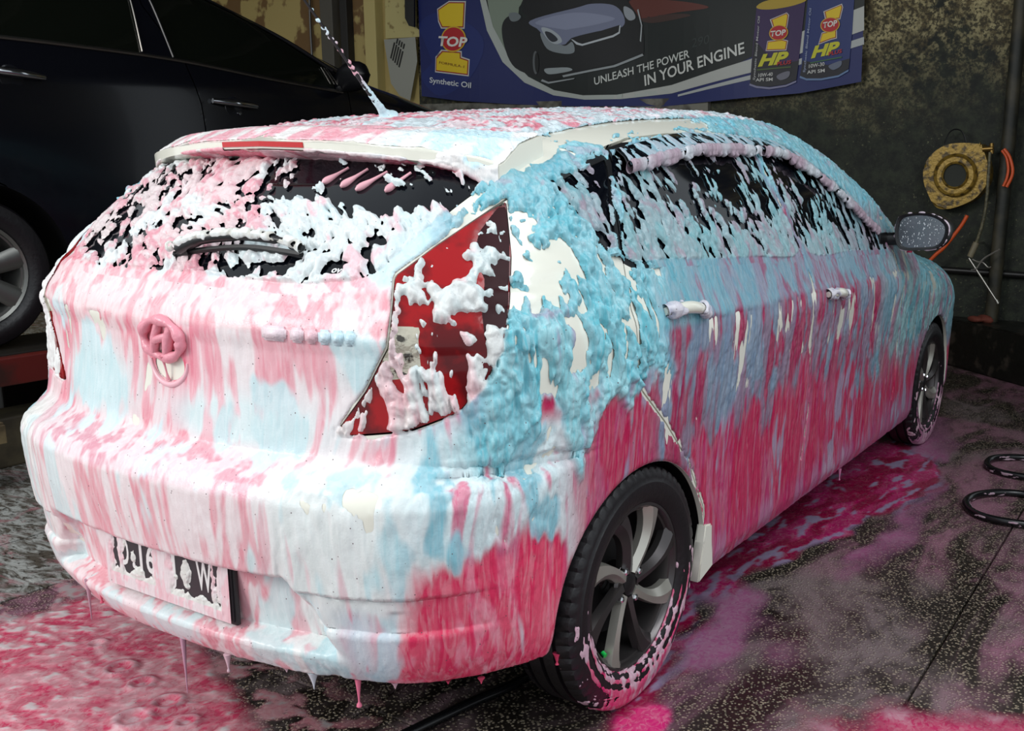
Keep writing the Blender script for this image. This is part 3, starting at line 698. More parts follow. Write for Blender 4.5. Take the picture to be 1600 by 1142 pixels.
# spoiler ---------------------------------------------------------
def spoiler():
    TR = [(0, .337, 1.366), (.19, .347, 1.362), (.35, .372, 1.352), (.46, .405, 1.344), (.54, .440, 1.334), (.585, .472, 1.318)]
    sx = [t[0] for t in TR]; fy, _ = pchip(sx, [t[1] for t in TR]); fz, _ = pchip(sx, [t[2] for t in TR])
    V = []; nx = 61
    for i in range(nx):
        x = -.585+1.17*i/(nx-1); a = abs(x); y0, z0 = float(fy(a)), float(fz(a)); th = .020+.008*(a/.585)**2+.052*(a/.585)**14
        zt = lambda y: float(ZT(y)-CRW(y)*(a/.7)**2.2)
        yl = y0+.155; top = zt(yl)+.006
        yu = y0+.10; zu = min(z0-.004, top)-.045-.035*(a/.585)**10
        V += [(x, yl, top-.004), (x, y0+.075, max((top+z0)/2+.008, z0)), (x, y0+.018, z0+.002), (x, y0, z0-.004), (x, y0+.002, z0-th), (x, y0+.016, z0-th-.004), (x, yu, zu), (x, yl+.02, zu-.005)]
    V = np.array(V); k = 8; I = np.arange(nx*k).reshape(nx, k); q = []
    for j in range(k):
        j2 = (j+1) % k; q.append(np.stack([I[:-1, j], I[1:, j], I[1:, j2], I[:-1, j2]], 1))
    Q = np.concatenate(q); caps = np.array([[I[0, 0], I[0, 1], I[0, 6], I[0, 7]], [I[0, 1], I[0, 2], I[0, 5], I[0, 6]], [I[0, 2], I[0, 3], I[0, 4], I[0, 5]]])
    caps2 = caps-I[0, 0]+I[-1, 0]
    Q = np.concatenate([Q, caps[:, ::-1], caps2])
    o = car_child(mesh_np('roof_spoiler', V, Q, PAINT)); o.data.set_sharp_from_angle(angle=math.radians(38))
    # film of foam over its top and edge
    top = []; nor = []
    for i in range(361):
        x = -.583+1.166*i/360
        j = min(int((x+.585)/1.17*(nx-1)), nx-2); t = (x+.585)/1.17*(nx-1)-j
        ring = V[j*k:(j+1)*k]*(1-t)+V[(j+1)*k:(j+2)*k]*t
        pts = [ring[0], ring[1], ring[2], ring[3], ring[4], ring[5], ring[6]]
        s = np.linspace(0, 5.7, 100); pp = np.array([[np.interp(u, range(7), [p[d] for p in pts]) for d in range(3)] for u in s])
        top.append(pp)
    top = np.array(top); du = np.gradient(top, axis=0); dv = np.gradient(top, axis=1); nor = np.cross(du, dv); nor /= np.linalg.norm(nor, axis=2)[..., None]+1e-9
    if nor[180, 10, 2] < 0: nor = -nor
    P = top.reshape(-1, 3); sh = top.shape[:2]; sv = np.broadcast_to(np.linspace(0, 5.7, 100)[None], sh); X = top[..., 0]
    b = fbm(P, (9, 9, 9), 4, 3).reshape(sh); f2 = fbm(P, (40, 60, 40), 2, 2).reshape(sh); m = fbm(P, (14, 5, 14), 8, 3).reshape(sh)
    fld = .42+1.1*b+.3*f2-1.2*sst(1.9, 2.4, sv)*sst(3.9, 3.5, sv)*(.35+.65*sst(.46, .30, X))
    fld = fld-2*((np.abs(X) < .135) & (sv > 2.4) & (sv < 4.2)) - .5*sst(3.6, 4.2, sv)*sst(-.05, -.35, X)
    col = S(236, 176, 186)+(S(236, 232, 230)-S(236, 176, 186))*sst(-.1, .15, m+.25*(X > .3))[..., None]
    bl = sst(.28, .42, X)[..., None]; col = col*(1-bl)+bl*(S(206, 232, 240)*sst(-.2, .1, m)[..., None]+S(240, 236, 234)*(1-sst(-.2, .1, m)[..., None]))
    und = sst(3.7, 4.4, sv)[..., None]; col = col*(1-und)+und*(S(214, 120, 138)+(S(236, 190, 198)-S(214, 120, 138))*sst(-.1, .1, m)[..., None])
    e = np.sqrt(sst(0, .3, fld)); h = (3.5*e+3*e*np.abs(f2)+6*e*sst(.2, .5, X)*np.abs(f2))*1e-3+1e-4
    f = sheet_foam('foam', o, top, nor, fld, h, col)
    # high brake light along the trailing edge
    bm = bmesh.new(); n = 20; R1 = []
    for i in range(n+1):
        x = -.135+.27*i/n; y0, z0 = float(fy(abs(x))), float(fz(abs(x)))
        R1.append([bm.verts.new((x, y0-.003, z0-.004)), bm.verts.new((x, y0-.002, z0-.016)), bm.verts.new((x, y0+.012, z0-.016)), bm.verts.new((x, y0+.012, z0-.004))])
    for i in range(n):
        for j in range(4): bm.faces.new((R1[i][j], R1[i+1][j], R1[i+1][(j+1) % 4], R1[i][(j+1) % 4]))
    bm.faces.new(R1[0]); bm.faces.new(R1[-1][::-1])
    bl_ = bm_obj('brake_light', bm, mat('brake_red', srgb(196, 8, 14), .15, coat=.6), o); bl_['label'] = 'red high-level brake light strip'
spoiler()

# wheels ----------------------------------------------------------
def tyre_mesh():
    prof = [(.066, .203), (.078, .207), (.088, .222), (.0925, .243), (.0915, .258), (.0885, .262), (.0875, .270), (.085, .283), (.078, .2925), (.066, .2965), (.047, .298), (.046, .290), (.036, .290), (.035, .298), (.005, .298), (.004, .290), (-.006, .290), (-.007, .298), (-.04, .298), (-.041, .290), (-.05, .290), (-.051, .298), (-.07, .294), (-.085, .28), (-.0925, .24), (-.08, .207)]
    bm = bmesh.new(); seg = 216; rings = []
    for a, r in prof:
        ring = []
        for k in range(seg):
            t = 2*math.pi*k/seg; rr = r; aa = a
            if .060 < abs(a) and r > .280: rr = r-(.006 if k % 4 == 0 else 0)
            ring.append(bm.verts.new((aa, rr*math.cos(t), rr*math.sin(t))))
        rings.append(ring)
    for A, B in zip(rings[:-1], rings[1:]):
        for k in range(seg): bm.faces.new((A[k], A[(k+1) % seg], B[(k+1) % seg], B[k]))
    bmesh.ops.recalc_face_normals(bm, faces=bm.faces); return bm
def spoke_bm(t0, hand):
    bm = bmesh.new(); rows = []; n = 10
    for i in range(n+1):
        s = i/n; r = .030+.166*s; th = t0+hand*(.30*s*s-.05*s); w = .0185-.004*math.sin(s*math.pi)+.020*s**3
        x = .058+.016*math.sin(s*1.5); rr = Vector((0, math.cos(th), math.sin(th))); tt = Vector((0, -math.sin(th), math.cos(th)))
        c = rr*r
        rows.append([bm.verts.new(c-tt*w+Vector((x-.022, 0, 0))), bm.verts.new(c-tt*w*.82+Vector((x, 0, 0))), bm.verts.new(c+tt*w*.10+Vector((x+.004, 0, 0))), bm.verts.new(c+tt*w+Vector((x-.012, 0, 0))), bm.verts.new(c+tt*w+Vector((x-.03, 0, 0)))])
    for A, B in zip(rows[:-1], rows[1:]):
        for j in range(5): bm.faces.new((A[j], A[(j+1) % 5], B[(j+1) % 5], B[j]))
    bm.faces.new(rows[0]); bm.faces.new(rows[-1][::-1]); return bm
WHEELS = []
def make_wheel(y, z, side, seed, detail=True):
    w = empty('wheel'); w.parent = CAR
    w.matrix_parent_inverse = Matrix.Translation((0, -1.9, 0))
    w.location = (side*.705, y, z); w.scale = (1, WHEEL_R/.298, WHEEL_R/.298); w.rotation_euler = (seed*.37, 0, 0) if side > 0 else (seed*.37, 0, math.pi)
    if WHEELS:
        for ch in WHEELS[0].children:
            if ch.name.startswith('foam'): continue
            c = ch.copy(); COL.objects.link(c); c.parent = w
    else:
        bm_obj('tyre', tyre_mesh(), TYRE, w, True, 30)
        lathe('rim', [(.070, .207), (.077, .206), (.0775, .199), (.070, .193), (.045, .188), (-.05, .178), (-.08, .186), (-.08, .18), (-.05, .172), (.04, .181), (.062, .186)], GUN, w, close=True, seg=72)
        for k in range(8):
            s = bm_obj('spoke', spoke_bm(2*math.pi*k/8+.12, 1), SILVER if k % 2 else GUN, w, True, 28)
            s['label'] = 'bright machined spoke' if k % 2 else 'dark grey spoke'
        lathe('hub', [(.0, .001), (.03, .050), (.046, .056), (.054, .050), (.055, .034), (.052, .030), (.052, .001)], GUN, w, seg=40)
        cap = lathe('centre_cap', [(.052, .029), (.059, .027), (.062, .015), (.0625, .0005)], BLACKP, w, seg=32)
        for k in range(4):
            a = 2*math.pi*k/4+.5; lathe('lug_nut', [(.048, .010), (.062, .0095), (.066, .006), (.0665, .0005)], CHROME, w, c=(0, .047*math.cos(a), .047*math.sin(a)), seg=6)
        lathe('brake_disc', [(-.03, .03), (.0, .05), (.002, .128), (-.02, .130), (-.022, .03)], mat('cast_iron', srgb(34, 33, 34), .6, metal=.6), w, seg=48)
        bm = bmesh.new(); add_tube(bm, [(.055, -.118, -.128), (.066, -.122, -.132)], .0055, 10)
        v = bm_obj('valve_cap', bm, mat('green_cap', srgb(20, 190, 80), .4), w, True, 40); v['label'] = 'bright green valve cap'
    WHEELS.append(w); return w
def wheel_foam(w, y, z, amount, hue):
    """pink runs on the tyre wall and rim edge"""
    nu, nv = 620, 64; th = np.linspace(0, 2*np.pi, nu); s = np.linspace(0, 1, nv)
    pr = np.array([(.076, .2062), (.0775, .200), (.074, .2068), (.080, .209), (.089, .222), (.0925, .243), (.0915, .258), (.088, .270), (.085, .283), (.078, .2925), (.066, .2965), (.050, .298)])
    a = np.interp(s, np.linspace(0, 1, len(pr)), pr[:, 0]); r = np.interp(s, np.linspace(0, 1, len(pr)), pr[:, 1])
    T, A = np.meshgrid(th, a, indexing='ij'); _, R = np.meshgrid(th, r, indexing='ij')
    pos = np.stack([A, R*np.cos(T), R*np.sin(T)], -1); du = np.gradient(pos, axis=0); dv = np.gradient(pos, axis=1)
    nor = np.cross(du, dv); nor /= np.linalg.norm(nor, axis=2)[..., None]+1e-9
    if (nor[..., 0].mean()) < 0: nor = -nor
    Q = (pos+np.array([0, y*3, z])).reshape(-1, 3); down = -pos[..., 2]/R; sv = np.broadcast_to(s[None], pos.shape[:2])
    b = fbm(Q, (20, 26, 14), 3, 3).reshape(down.shape); d2 = perlin(Q, (60, 90, 40), 5).reshape(down.shape)
    spl = perlin(np.stack([R*0, T*R*1.0+5, R*.25], -1).reshape(-1, 3), (1, 60, 60), 2).reshape(down.shape)
    ringl = np.exp(-((R-.252)/.006)**2)+.9*np.exp(-((R-.226)/.005)**2)+.8*np.exp(-((R-.2065)/.003)**2)
    fld = -.40+amount+.8*b+.45*d2+.75*ringl*sst(-.15, .55, down)+.85*sst(.72, 1.0, down)*sst(.22, .27, R)+.55*spl*sst(.3, .9, down)
    fld = fld-.34*sst(.2, -.6, down)
    m = sst(-.1, .2, b+.3*d2)[..., None]; col = S(*hue)*(1-m)+S(206, 170, 184)*m
    e = np.sqrt(sst(0, .25, fld)); h = (2.2*e+1.6*e*np.abs(d2))*1e-3+2e-4
    o = sheet_foam('foam', w, pos, nor, fld, h, col)
# the tread block frame rotates with the wheel, so foam keeps upright on wheels set at rotation 0
for (yy, zz, sd, rot) in ((RW[0], RW[1], 1, 0), (FW[0], FW[1], 1, 0), (RW[0], RW[1], -1, 1), (FW[0], FW[1], -1, 2)):
    w = make_wheel(yy, zz, sd, rot)
    if sd > 0: wheel_foam(w, yy, zz, .12 if yy < 2 else .16, (208, 76, 118) if yy < 2 else (176, 120, 150))
# arch liners
def liner(c, r, side):
    bm = bmesh.new(); n = 40; A = []; B = []; Cc = []
    for k in range(n+1):
        t = -.42+(math.pi+.84)*k/n; p = (c[0]+math.cos(t)*(r+.004), max(c[1]+math.sin(t)*(r+.004), .20))
        xo = side_x(p[0], max(p[1], .25))-.004
        A.append(bm.verts.new((side*xo, *p))); B.append(bm.verts.new((side*.53, *p)))
        q = (c[0]+math.cos(t)*.02, c[1]+math.sin(t)*.02)
    for k in range(n): bm.faces.new((A[k], A[k+1], B[k+1], B[k]))
    bm.faces.new(B)
    car_child(bm_obj('wheel_arch_liner', bm, RUBBER, None, True, 40))
for c, r in (ARCH_R, ARCH_F):
    for sd in (1, -1): liner(c, r, sd)
# bare white tip of the side skirt behind the rear wheel
def skirt_tip():
    prof = [(1.068, .360), (1.105, .352), (1.100, .30), (1.115, .262), (1.12, .225), (1.055, .19), (1.045, .25), (1.06, .31)]
    bm = bmesh.new(); add_poly(bm, [(side_x(y, max(z, .27))+.010-(.012 if z < .21 else 0), y, z) for y, z in prof], (-.03, 0, 0))
    bmesh.ops.bevel(bm, geom=bm.edges[:], offset=.004, segments=2, affect='EDGES')
    o = car_child(bm_obj('skirt_tip', bm, PAINT, None, True, 40)); o['label'] = 'bare white tip of the side skirt'
skirt_tip()

# door handles ----------------------------------------------------
def handle(cy, cz, length, par):
    pts = []; n = 9
    for i in range(n):
        s = i/(n-1); y = cy-length/2+length*s; z = cz+.006-.022*s+.012*math.sin(math.pi*s)
        pts.append((side_x(y, z)+.030*math.sin(math.pi*min(max(s, .04), .96))**.45, y, z))
    o = tube('door_handle', spline(pts, 4), [.008+.008*math.sin(math.pi*min(1, (i+2)/(33+3))) for i in range(33)], PAINT, None, 12)
    o.parent = par; o['label'] = 'white bar handle partly under foam'
    # foam clots at its ends
    rs = np.random.RandomState(int(cy*10))
    P = np.array([tuple(p) for p in spline(pts, 24)]); nu = len(P); nv = 28; th = np.linspace(0, 2*np.pi, nv)
    t = np.gradient(P, axis=0); t /= np.linalg.norm(t, axis=1)[:, None]; u = np.cross(t, [0, 0, 1.]); u /= np.linalg.norm(u, axis=1)[:, None]; v = np.cross(t, u)
    nor = u[:, None]*np.cos(th)[None, :, None]+v[:, None]*np.sin(th)[None, :, None]; rad = (.009+.008*np.sin(np.pi*np.linspace(0.05, .95, nu)))[:, None, None]
    pos = P[:, None]+nor*rad; s = np.linspace(0, 1, nu)[:, None]
    b = fbm(pos.reshape(-1, 3), (40, 30, 40), cy, 2).reshape(nu, nv)
    fld = .25+1.1*b-1.3*np.exp(-((s-.52)/.20)**2); e = np.sqrt(sst(0, .3, fld)); h = (6*e+9*e*np.abs(b))*1e-3
    m = sst(-.1, .2, b)[..., None]; col = S(190, 190, 206)*(1-m)+S(214, 210, 218)*m
    sheet_foam('foam', par, pos, nor, fld, h, col)
handle(.895, .975, .20, PARTS[(11, 1)]); handle(1.965, .905, .165, PARTS[(12, 1)])

# rain visors over the side windows ------------------------------
def visor(top, bot, nm, par):
    n = 48; tp = spline([(0, a, b) for a, b in top], 12); bt = spline([(0, a, b) for a, b in bot], 12)
    f = lambda L, s: (L[min(int(s*(len(L)-1)), len(L)-2)]*(1-(s*(len(L)-1)-min(int(s*(len(L)-1)), len(L)-2)))+L[min(int(s*(len(L)-1)), len(L)-2)+1]*(s*(len(L)-1)-min(int(s*(len(L)-1)), len(L)-2)))
    bm = bmesh.new(); rows = []; crest = []
    for i in range(n+1):
        s = i/n; a = f(tp, s); b = f(bt, s); row = []
        for k, off in ((0, .010), (.5, .021), (1, .026)):
            p = a*(1-k)+b*k; q = Vector((side_x(p.y, p.z), p.y, p.z)); row.append(q+nrm(q)*off)
        crest.append(row[-1])
        row2 = [v-Vector((.004, 0, 0)) for v in row[::-1]]
        rows.append([bm.verts.new(v) for v in row+row2])
    for A, B in zip(rows[:-1], rows[1:]):
        for j in range(6): bm.faces.new((A[j], A[(j+1) % 6], B[(j+1) % 6], B[j]))
    bm.faces.new(rows[0]); bm.faces.new(rows[-1][::-1])
    o = bm_obj('rain_visor', bm, mat('smoked_acrylic', srgb(12, 14, 20), .08), None, True, 40); car_child(o)
    # foam caught on its lower edge and in runs across it
    P = np.array([tuple(v) for v in spline(crest, 9)]); nu = len(P); nv = 26; th = np.linspace(0, 2*np.pi, nv)
    t = np.gradient(P, axis=0); t /= np.linalg.norm(t, axis=1)[:, None]; u = np.cross(t, [0, 0, 1.]); u /= np.linalg.norm(u, axis=1)[:, None]; v = np.cross(u, t)
    nor = u[:, None]*np.cos(th)[None, :, None]+v[:, None]*np.sin(th)[None, :, None]; pos = P[:, None]+nor*.004
    pos = pos+np.array([0, 0, 1.])*(np.sin(th)*.006)[None, :, None]
    b = fbm(pos.reshape(-1, 3), (30, 30, 30), 7, 2).reshape(nu, nv); d = perlin(P, (1, 55, 1), 3)[:, None]
    fld = .30+.9*b; e = np.sqrt(sst(0, .3, fld)); h = (5*e+8*e*np.abs(b)+np.maximum(0, d)*26*(np.sin(th) < -.6)[None])*1e-3
    m = sst(-.1, .2, perlin(P, (3, 9, 3), 12))[:, None, None]; col = np.broadcast_to(S(176, 156, 168)*(1-m)+S(196, 200, 206)*m, (nu, nv, 3))
    sheet_foam('foam', o, pos, nor, fld, h, col)
    n2 = 34; nu = 340; s = np.linspace(0, 1, nu); k = np.linspace(.05, .95, n2)
    TP = np.array([tuple(f(tp, q)) for q in s]); BT = np.array([tuple(f(bt, q)) for q in s])
    pos = np.zeros((nu, n2, 3)); 
    for i in range(nu):
        for j in (0, n2-1):
            p = TP[i]*(1-k[j])+BT[i]*k[j]; q = Vector((side_x(p[1], p[2]), p[1], p[2])); pos[i, j] = q+nrm(q)*(.0125+.0145*k[j]+.004*math.sin(math.pi*k[j]))
    for j in range(n2): w_ = (k[j]-k[0])/(k[-1]-k[0]); pos[:, j] = pos[:, 0]*(1-w_)+pos[:, -1]*w_+np.array([.004*math.sin(math.pi*w_), 0, .0])
    nor = np.broadcast_to(np.array([.86, -.05, .5]), pos.shape)
    Pq = pos.copy(); Pq[..., 1] += .6*Pq[..., 2]
    b = fbm(Pq.reshape(-1, 3), (22, 26, 10), 5, 3).reshape(nu, n2)
    fld = .06+1.2*b+.35*sst(.7, .95, k)[None]; e = np.sqrt(sst(0, .3, fld)); h = (1.+3*e+4*e*np.abs(b))*1e-3
    m = sst(-.1, .2, b)[..., None]; col = S(132, 172, 184)*(1-m)+S(172, 186, 196)*m
    sheet_foam('foam', o, pos, nor, fld, h, col)
visor([(.86, 1.352), (1.21, 1.400), (1.50, 1.410), (1.675, 1.408)], [(.845, 1.305), (1.21, 1.350), (1.50, 1.362), (1.675, 1.360)], 'rear', None)
visor([(1.69, 1.408), (1.95, 1.388), (2.28, 1.275), (2.62, 1.098)], [(1.70, 1.360), (1.93, 1.345), (2.25, 1.230), (2.60, 1.075)], 'front', None)

# door mirror -----------------------------------------------------
def mirror():
    w = empty('door_mirror'); w.parent = CAR; w.matrix_parent_inverse = Matrix.Translation((0, -1.9, 0))
    O = [(0.806, 1.109), (0.827, 1.145), (0.908, 1.158), (0.975, 1.146), (1.017, 1.112), (1.015, 1.062), (0.983, 1.021), (0.908, 1.009), (0.835, 1.008), (0.807, 1.048)]
    O = [(p.x, p.z) for p in spline([(a, 0, b) for a, b in O], 6, True)]; cx = sum(a for a, b in O)/len(O); cz = sum(b for a, b in O)/len(O)
    def ring(s, y, dx=0): return [(cx+dx+(a-cx)*s, y, cz+(b-cz)*s) for a, b in O]
    bm = bmesh.new(); rs = [ring(.84, 2.728), ring(.87, 2.715), ring(.96, 2.712), ring(1.0, 2.722), ring(1.02, 2.76), ring(.97, 2.81), ring(.80, 2.852, -.01), ring(.5, 2.875, -.02), ring(.12, 2.884, -.03)]
    VR = [[bm.verts.new(p) for p in r] for r in rs]
    for A, B in zip(VR[:-1], VR[1:]):
        for k in range(len(A)): bm.faces.new((A[k], A[(k+1) % len(A)], B[(k+1) % len(A)], B[k]))
    bm.faces.new(VR[-1])
    bm_obj('housing', bm, BLACKP, w, True, 40)
    bm = bmesh.new(); add_poly(bm, ring(.86, 2.726), (0, .006, 0)); g = bm_obj('mirror_glass', bm, mat('mirror_silver', srgb(150, 154, 158), .10, metal=1., bump=(420, .12, 2)), w)
    g['label'] = 'wet mirror glass'
    tube('mirror_arm', [(side_x(2.74, 1.03)-.01, 2.75, 1.045), (.83, 2.76, 1.05)], .026, BLACKP, w, 12)
    box('mirror_sail', (side_x(2.68, 1.04)+.002, 2.68, 1.045), (.012, .10, .06), BLACKP, w, bevel=.003)
    bm = bmesh.new(); rs = random.Random(3)
    for k in range(110):
        a = rs.random()*6.283; r = .83*math.sqrt(rs.random()); i = int(a/6.283*len(O)) % len(O)
        p = (cx+(O[i][0]-cx)*r, 2.7245, cz+(O[i][1]-cz)*r); s = rs.uniform(.0010, .0026)
        bmesh.ops.create_icosphere(bm, subdivisions=1, radius=s, matrix=Matrix.Translation(p) @ Matrix.Diagonal((1, .5, rs.uniform(1, 2.2), 1)))
    d = bm_obj('water_drops', bm, mat('drop_white', srgb(214, 218, 222), .15), w, True); d['kind'] = 'stuff'
    # foam along the rim
    P = np.array(ring(1.0, 2.722)+[ring(1.0, 2.722)[0]]); P = np.array([tuple(p) for p in spline(P, 6)]); nu = len(P); nv = 14; th = np.linspace(0, 2*np.pi, nv)
    c = np.array([cx, 2.722, cz]); u = (P-c); u /= np.linalg.norm(u, axis=1)[:, None]; v = np.array([0, -1., 0])
    nor = u[:, None]*np.cos(th)[None, :, None]+v*np.sin(th)[None, :, None]; pos = P[:, None]+nor*.001
    b = fbm(pos.reshape(-1, 3), (40, 40, 40), 7, 2).reshape(nu, nv); fld = .0+1.2*b+.15*(u[:, None, 0] > .6); e = np.sqrt(sst(0, .3, fld)); h = (2*e+4*e*np.abs(b))*1e-3
    sheet_foam('foam', w, pos, nor, fld, h, np.broadcast_to(S(206, 190, 200), pos.shape))
    tube('pink_drip', [(.862, 2.75, 1.012), (.862, 2.75, .996)], [.010, .012], mat('pink_foam', srgb(226, 62, 106), .35), w)
mirror()

# aerial ----------------------------------------------------------
ae = car_child(tube('aerial', [(0, .755, 1.425), (0, .735, 1.442), (0, .63, 1.548), (0, .50, 1.680), (0, .36, 1.822)], [.016, .008, .0042, .0032, .0026], BLACKP, None, 10))
def aerial_foam():
    n = 420; s = np.linspace(0, 1, n); P = np.stack([0*s, .748-.36*s, 1.431+.363*s], 1); nv = 18; th = np.linspace(0, 2*np.pi, nv)
    ax_ = np.array([1., 0, 0]); v = np.array([0, .71, .71]); nor = ax_*np.cos(th)[None, :, None]+v*np.sin(th)[None, :, None]; nor = np.broadcast_to(nor, (n, nv, 3))
    pos = P[:, None]+nor*(.0042-.0014*s)[:, None, None]
    b = fbm(pos.reshape(-1, 3), (90, 60, 60), 7, 2).reshape(n, nv); fld = 1.15*sst(.42, .0, s)[:, None]-.10+1.1*b-.45*sst(.5, .9, s)[:, None]
    e = np.sqrt(sst(0, .3, fld)); h = (e*(2+4*np.abs(b))+e*(4*sst(.2, .03, s)+20*np.exp(-(s/.03)**2))[:, None])*1e-3
    m = sst(.18, .32, s)[:, None, None]*sst(.6, .4, s)[:, None, None]; col = S(206, 230, 236)*(1-m)+S(224, 176, 186)*m; col = np.broadcast_to(col, pos.shape)
    sheet_foam('foam', ae, pos, nor, fld, h, col)
aerial_foam()

# rear wiper, emblem, lettering, reflector, plate -----------------
def on_rear(x, z, off=0.):
    q = Vector((x, rear_y(x, z), z)); return q+nrm(q)*off
wp = empty('rear_wiper'); wp.parent = CAR; wp.matrix_parent_inverse = Matrix.Translation((0, -1.9, 0))
lathe('wiper_pivot', [(-.02, .022), (.01, .020), (.018, .012), (.02, .001)], BLACKP, wp, 'Y', tuple(on_rear(-.02, 1.112)), 24)
tube('wiper_arm', spline([on_rear(-.03, 1.112, .022), on_rear(.04, 1.125, .036), on_rear(.14, 1.136, .036), on_rear(.25, 1.136, .03), on_rear(.315, 1.128, .022)], 8), [.014]*8+[.012]*8+[.010]*8+[.007]*8+[.006], BLACKP, wp, 8)
tube('wiper_blade', spline([on_rear(-.05, 1.106, .012), on_rear(.06, 1.120, .014), on_rear(.17, 1.128, .014), on_rear(.31, 1.122, .012)], 8), .007, RUBBER, wp, 6)
P_ = np.array([tuple(p) for p in spline([on_rear(-.055, 1.110, .030), on_rear(.04, 1.127, .042), on_rear(.14, 1.138, .042), on_rear(.25, 1.137, .036), on_rear(.315, 1.128, .026)], 50)])
def ridge_foam(P, par, off, rad, thr, hh, col1, col2, seed=0):
    nu = len(P); nv = 22; th = np.linspace(0, 2*np.pi, nv); t = np.gradient(P, axis=0); t /= np.linalg.norm(t, axis=1)[:, None]+1e-9
    u = np.cross(t, [0, .2, 1.]); u /= np.linalg.norm(u, axis=1)[:, None]; v = np.cross(u, t)
    nor = u[:, None]*np.cos(th)[None, :, None]+v[:, None]*np.sin(th)[None, :, None]; pos = P[:, None]+nor*rad
    b = fbm(pos.reshape(-1, 3), (45, 45, 45), 7+seed, 2).reshape(nu, nv); fld = thr+1.2*b; e = np.sqrt(sst(0, .3, fld)); h = (hh*e+1.6*hh*e*np.abs(b))*1e-3
    m = sst(-.1, .2, b)[..., None]; return sheet_foam('foam', par, pos, nor, fld, h, S(*col1)*(1-m)+S(*col2)*m)
ridge_foam(P_, wp, 0, .007, .22, 3.6, (206, 204, 196), (232, 236, 234))
for (u0, u1, k) in (([(0.235, 0.381, 1.305), (0.202, 0.332, 1.270)], 0, 0), ([(0.291, 0.384, 1.303), (0.261, 0.330, 1.264)], 0, 1), ([(0.348, 0.385, 1.298), (0.308, 0.328, 1.258)], 0, 2), ([(0.408, 0.392, 1.297), (0.384, 0.338, 1.257)], 0, 3)):
    a_, b_ = Vector(u0[0]), Vector(u0[1]); pts_ = [a_+(b_-a_)*t for t in [i/10 for i in range(11)]]; pts_ = [Vector((p.x, rear_y(p.x, p.z), p.z)) for p in pts_]
    o = car_child(tube('foam_run', pts_, [.003, .003, .0032, .0036, .004, .005, .0064, .0078, .0086, .0076, .003], mat('run_pink_foam', srgb(228, 168, 178), .32), None, 10))
# emblem: oval ring with a leaning letter shape, buried in pink foam
em = empty('tailgate_emblem'); em.parent = CAR; em.matrix_parent_inverse = Matrix.Translation((0, -1.9, 0))
ec = on_rear(.005, .944, .012); PINKF = mat('emblem_pink_foam', srgb(230, 150, 164), .34, bump=(90, .25, 2))
ring_ = [Vector((ec.x+.062*math.cos(t), ec.y-.004*math.sin(t), ec.z+.041*math.sin(t))) for t in [2*math.pi*k/48 for k in range(48)]]
tube('emblem_ring', ring_, [.0105+.003*math.sin(k*.7) for k in range(48)], PINKF, em, 10, True)
tube('emblem_bar', [ec+Vector((-.032, .002, -.030)), ec+Vector((-.020, -.002, .0)), ec+Vector((-.012, .002, .030))], [.009, .010, .009], PINKF, em, 8)
tube('emblem_bar', [ec+Vector((.012, .002, -.030)), ec+Vector((.024, -.002, .0)), ec+Vector((.032, .002, .030))], [.010, .012, .010], PINKF, em, 8)
tube('emblem_bar', spline([ec+Vector((-.022, -.002, -.006)), ec+Vector((.0, -.005, .001)), ec+Vector((.024, -.002, .008))], 4), .009, PINKF, em, 8)
low = [Vector((ec.x+.007+.060*math.cos(t), rear_y(ec.x+.007+.060*math.cos(t), .895+.052*math.sin(t))-.004, .895+.052*math.sin(t))) for t in [math.pi+math.pi*k/30 for k in range(31)]]
tube('foam_rim', low, [.003+.004*math.sin(math.pi*k/30) for k in range(31)], mat('rim_pink_foam', srgb(240, 186, 196), .34), em, 8)
tube('foam_strand', spline([ec+Vector((.004, -.006, -.036)), on_rear(.008, .885, .012), on_rear(.010, .852, .006)], 6), [.007, .005, .0035, .003, .003, .0025, .0022, .002, .002, .002, .003, .004, .005], PINKF, em, 8)
# raised lettering under foam
lt = empty('tailgate_lettering'); lt.parent = CAR; lt.matrix_parent_inverse = Matrix.Translation((0, -1.9, 0))
for k, (x0, x1, colr) in enumerate([(.300, .356, (238, 218, 224)), (.368, .397, (236, 214, 220)), (.402, .428, (238, 196, 204)), (.432, .456, (214, 232, 240)), (.460, .484, (206, 232, 240)), (.487, .508, (204, 232, 240))]):
    bm = bmesh.new(); n = 4; cx = (x0+x1)/2; q = on_rear(cx, .981, .004); N_ = nrm(on_rear(cx, .981)); ang = math.atan2(N_.x, -N_.y)
    add_box(bm, q, (x1-x0+.003, .017, .030), Matrix.Rotation(ang, 3, 'Z')); bmesh.ops.bevel(bm, geom=bm.edges[:], offset=.006, segments=3, affect='EDGES')
    bm_obj('letter', bm, mat('letter_foam_%d' % k, srgb(*colr), .36, bump=(120, .3, 2)), lt, True)
# bumper reflector
rq = [on_rear(x, z, .002) for x, z in ((.592, .438), (.672, .452), (.660, .412), (.598, .402))]
bm = bmesh.new(); add_poly(bm, rq, (-.006, .012, 0)); car_child(bm_obj('bumper_reflector', bm, REDLENS))
rq = [Vector((-p.x, p.y, p.z)) for p in rq]; bm = bmesh.new(); add_poly(bm, rq, (.006, .012, 0)); car_child(bm_obj('bumper_reflector', bm, REDLENS))
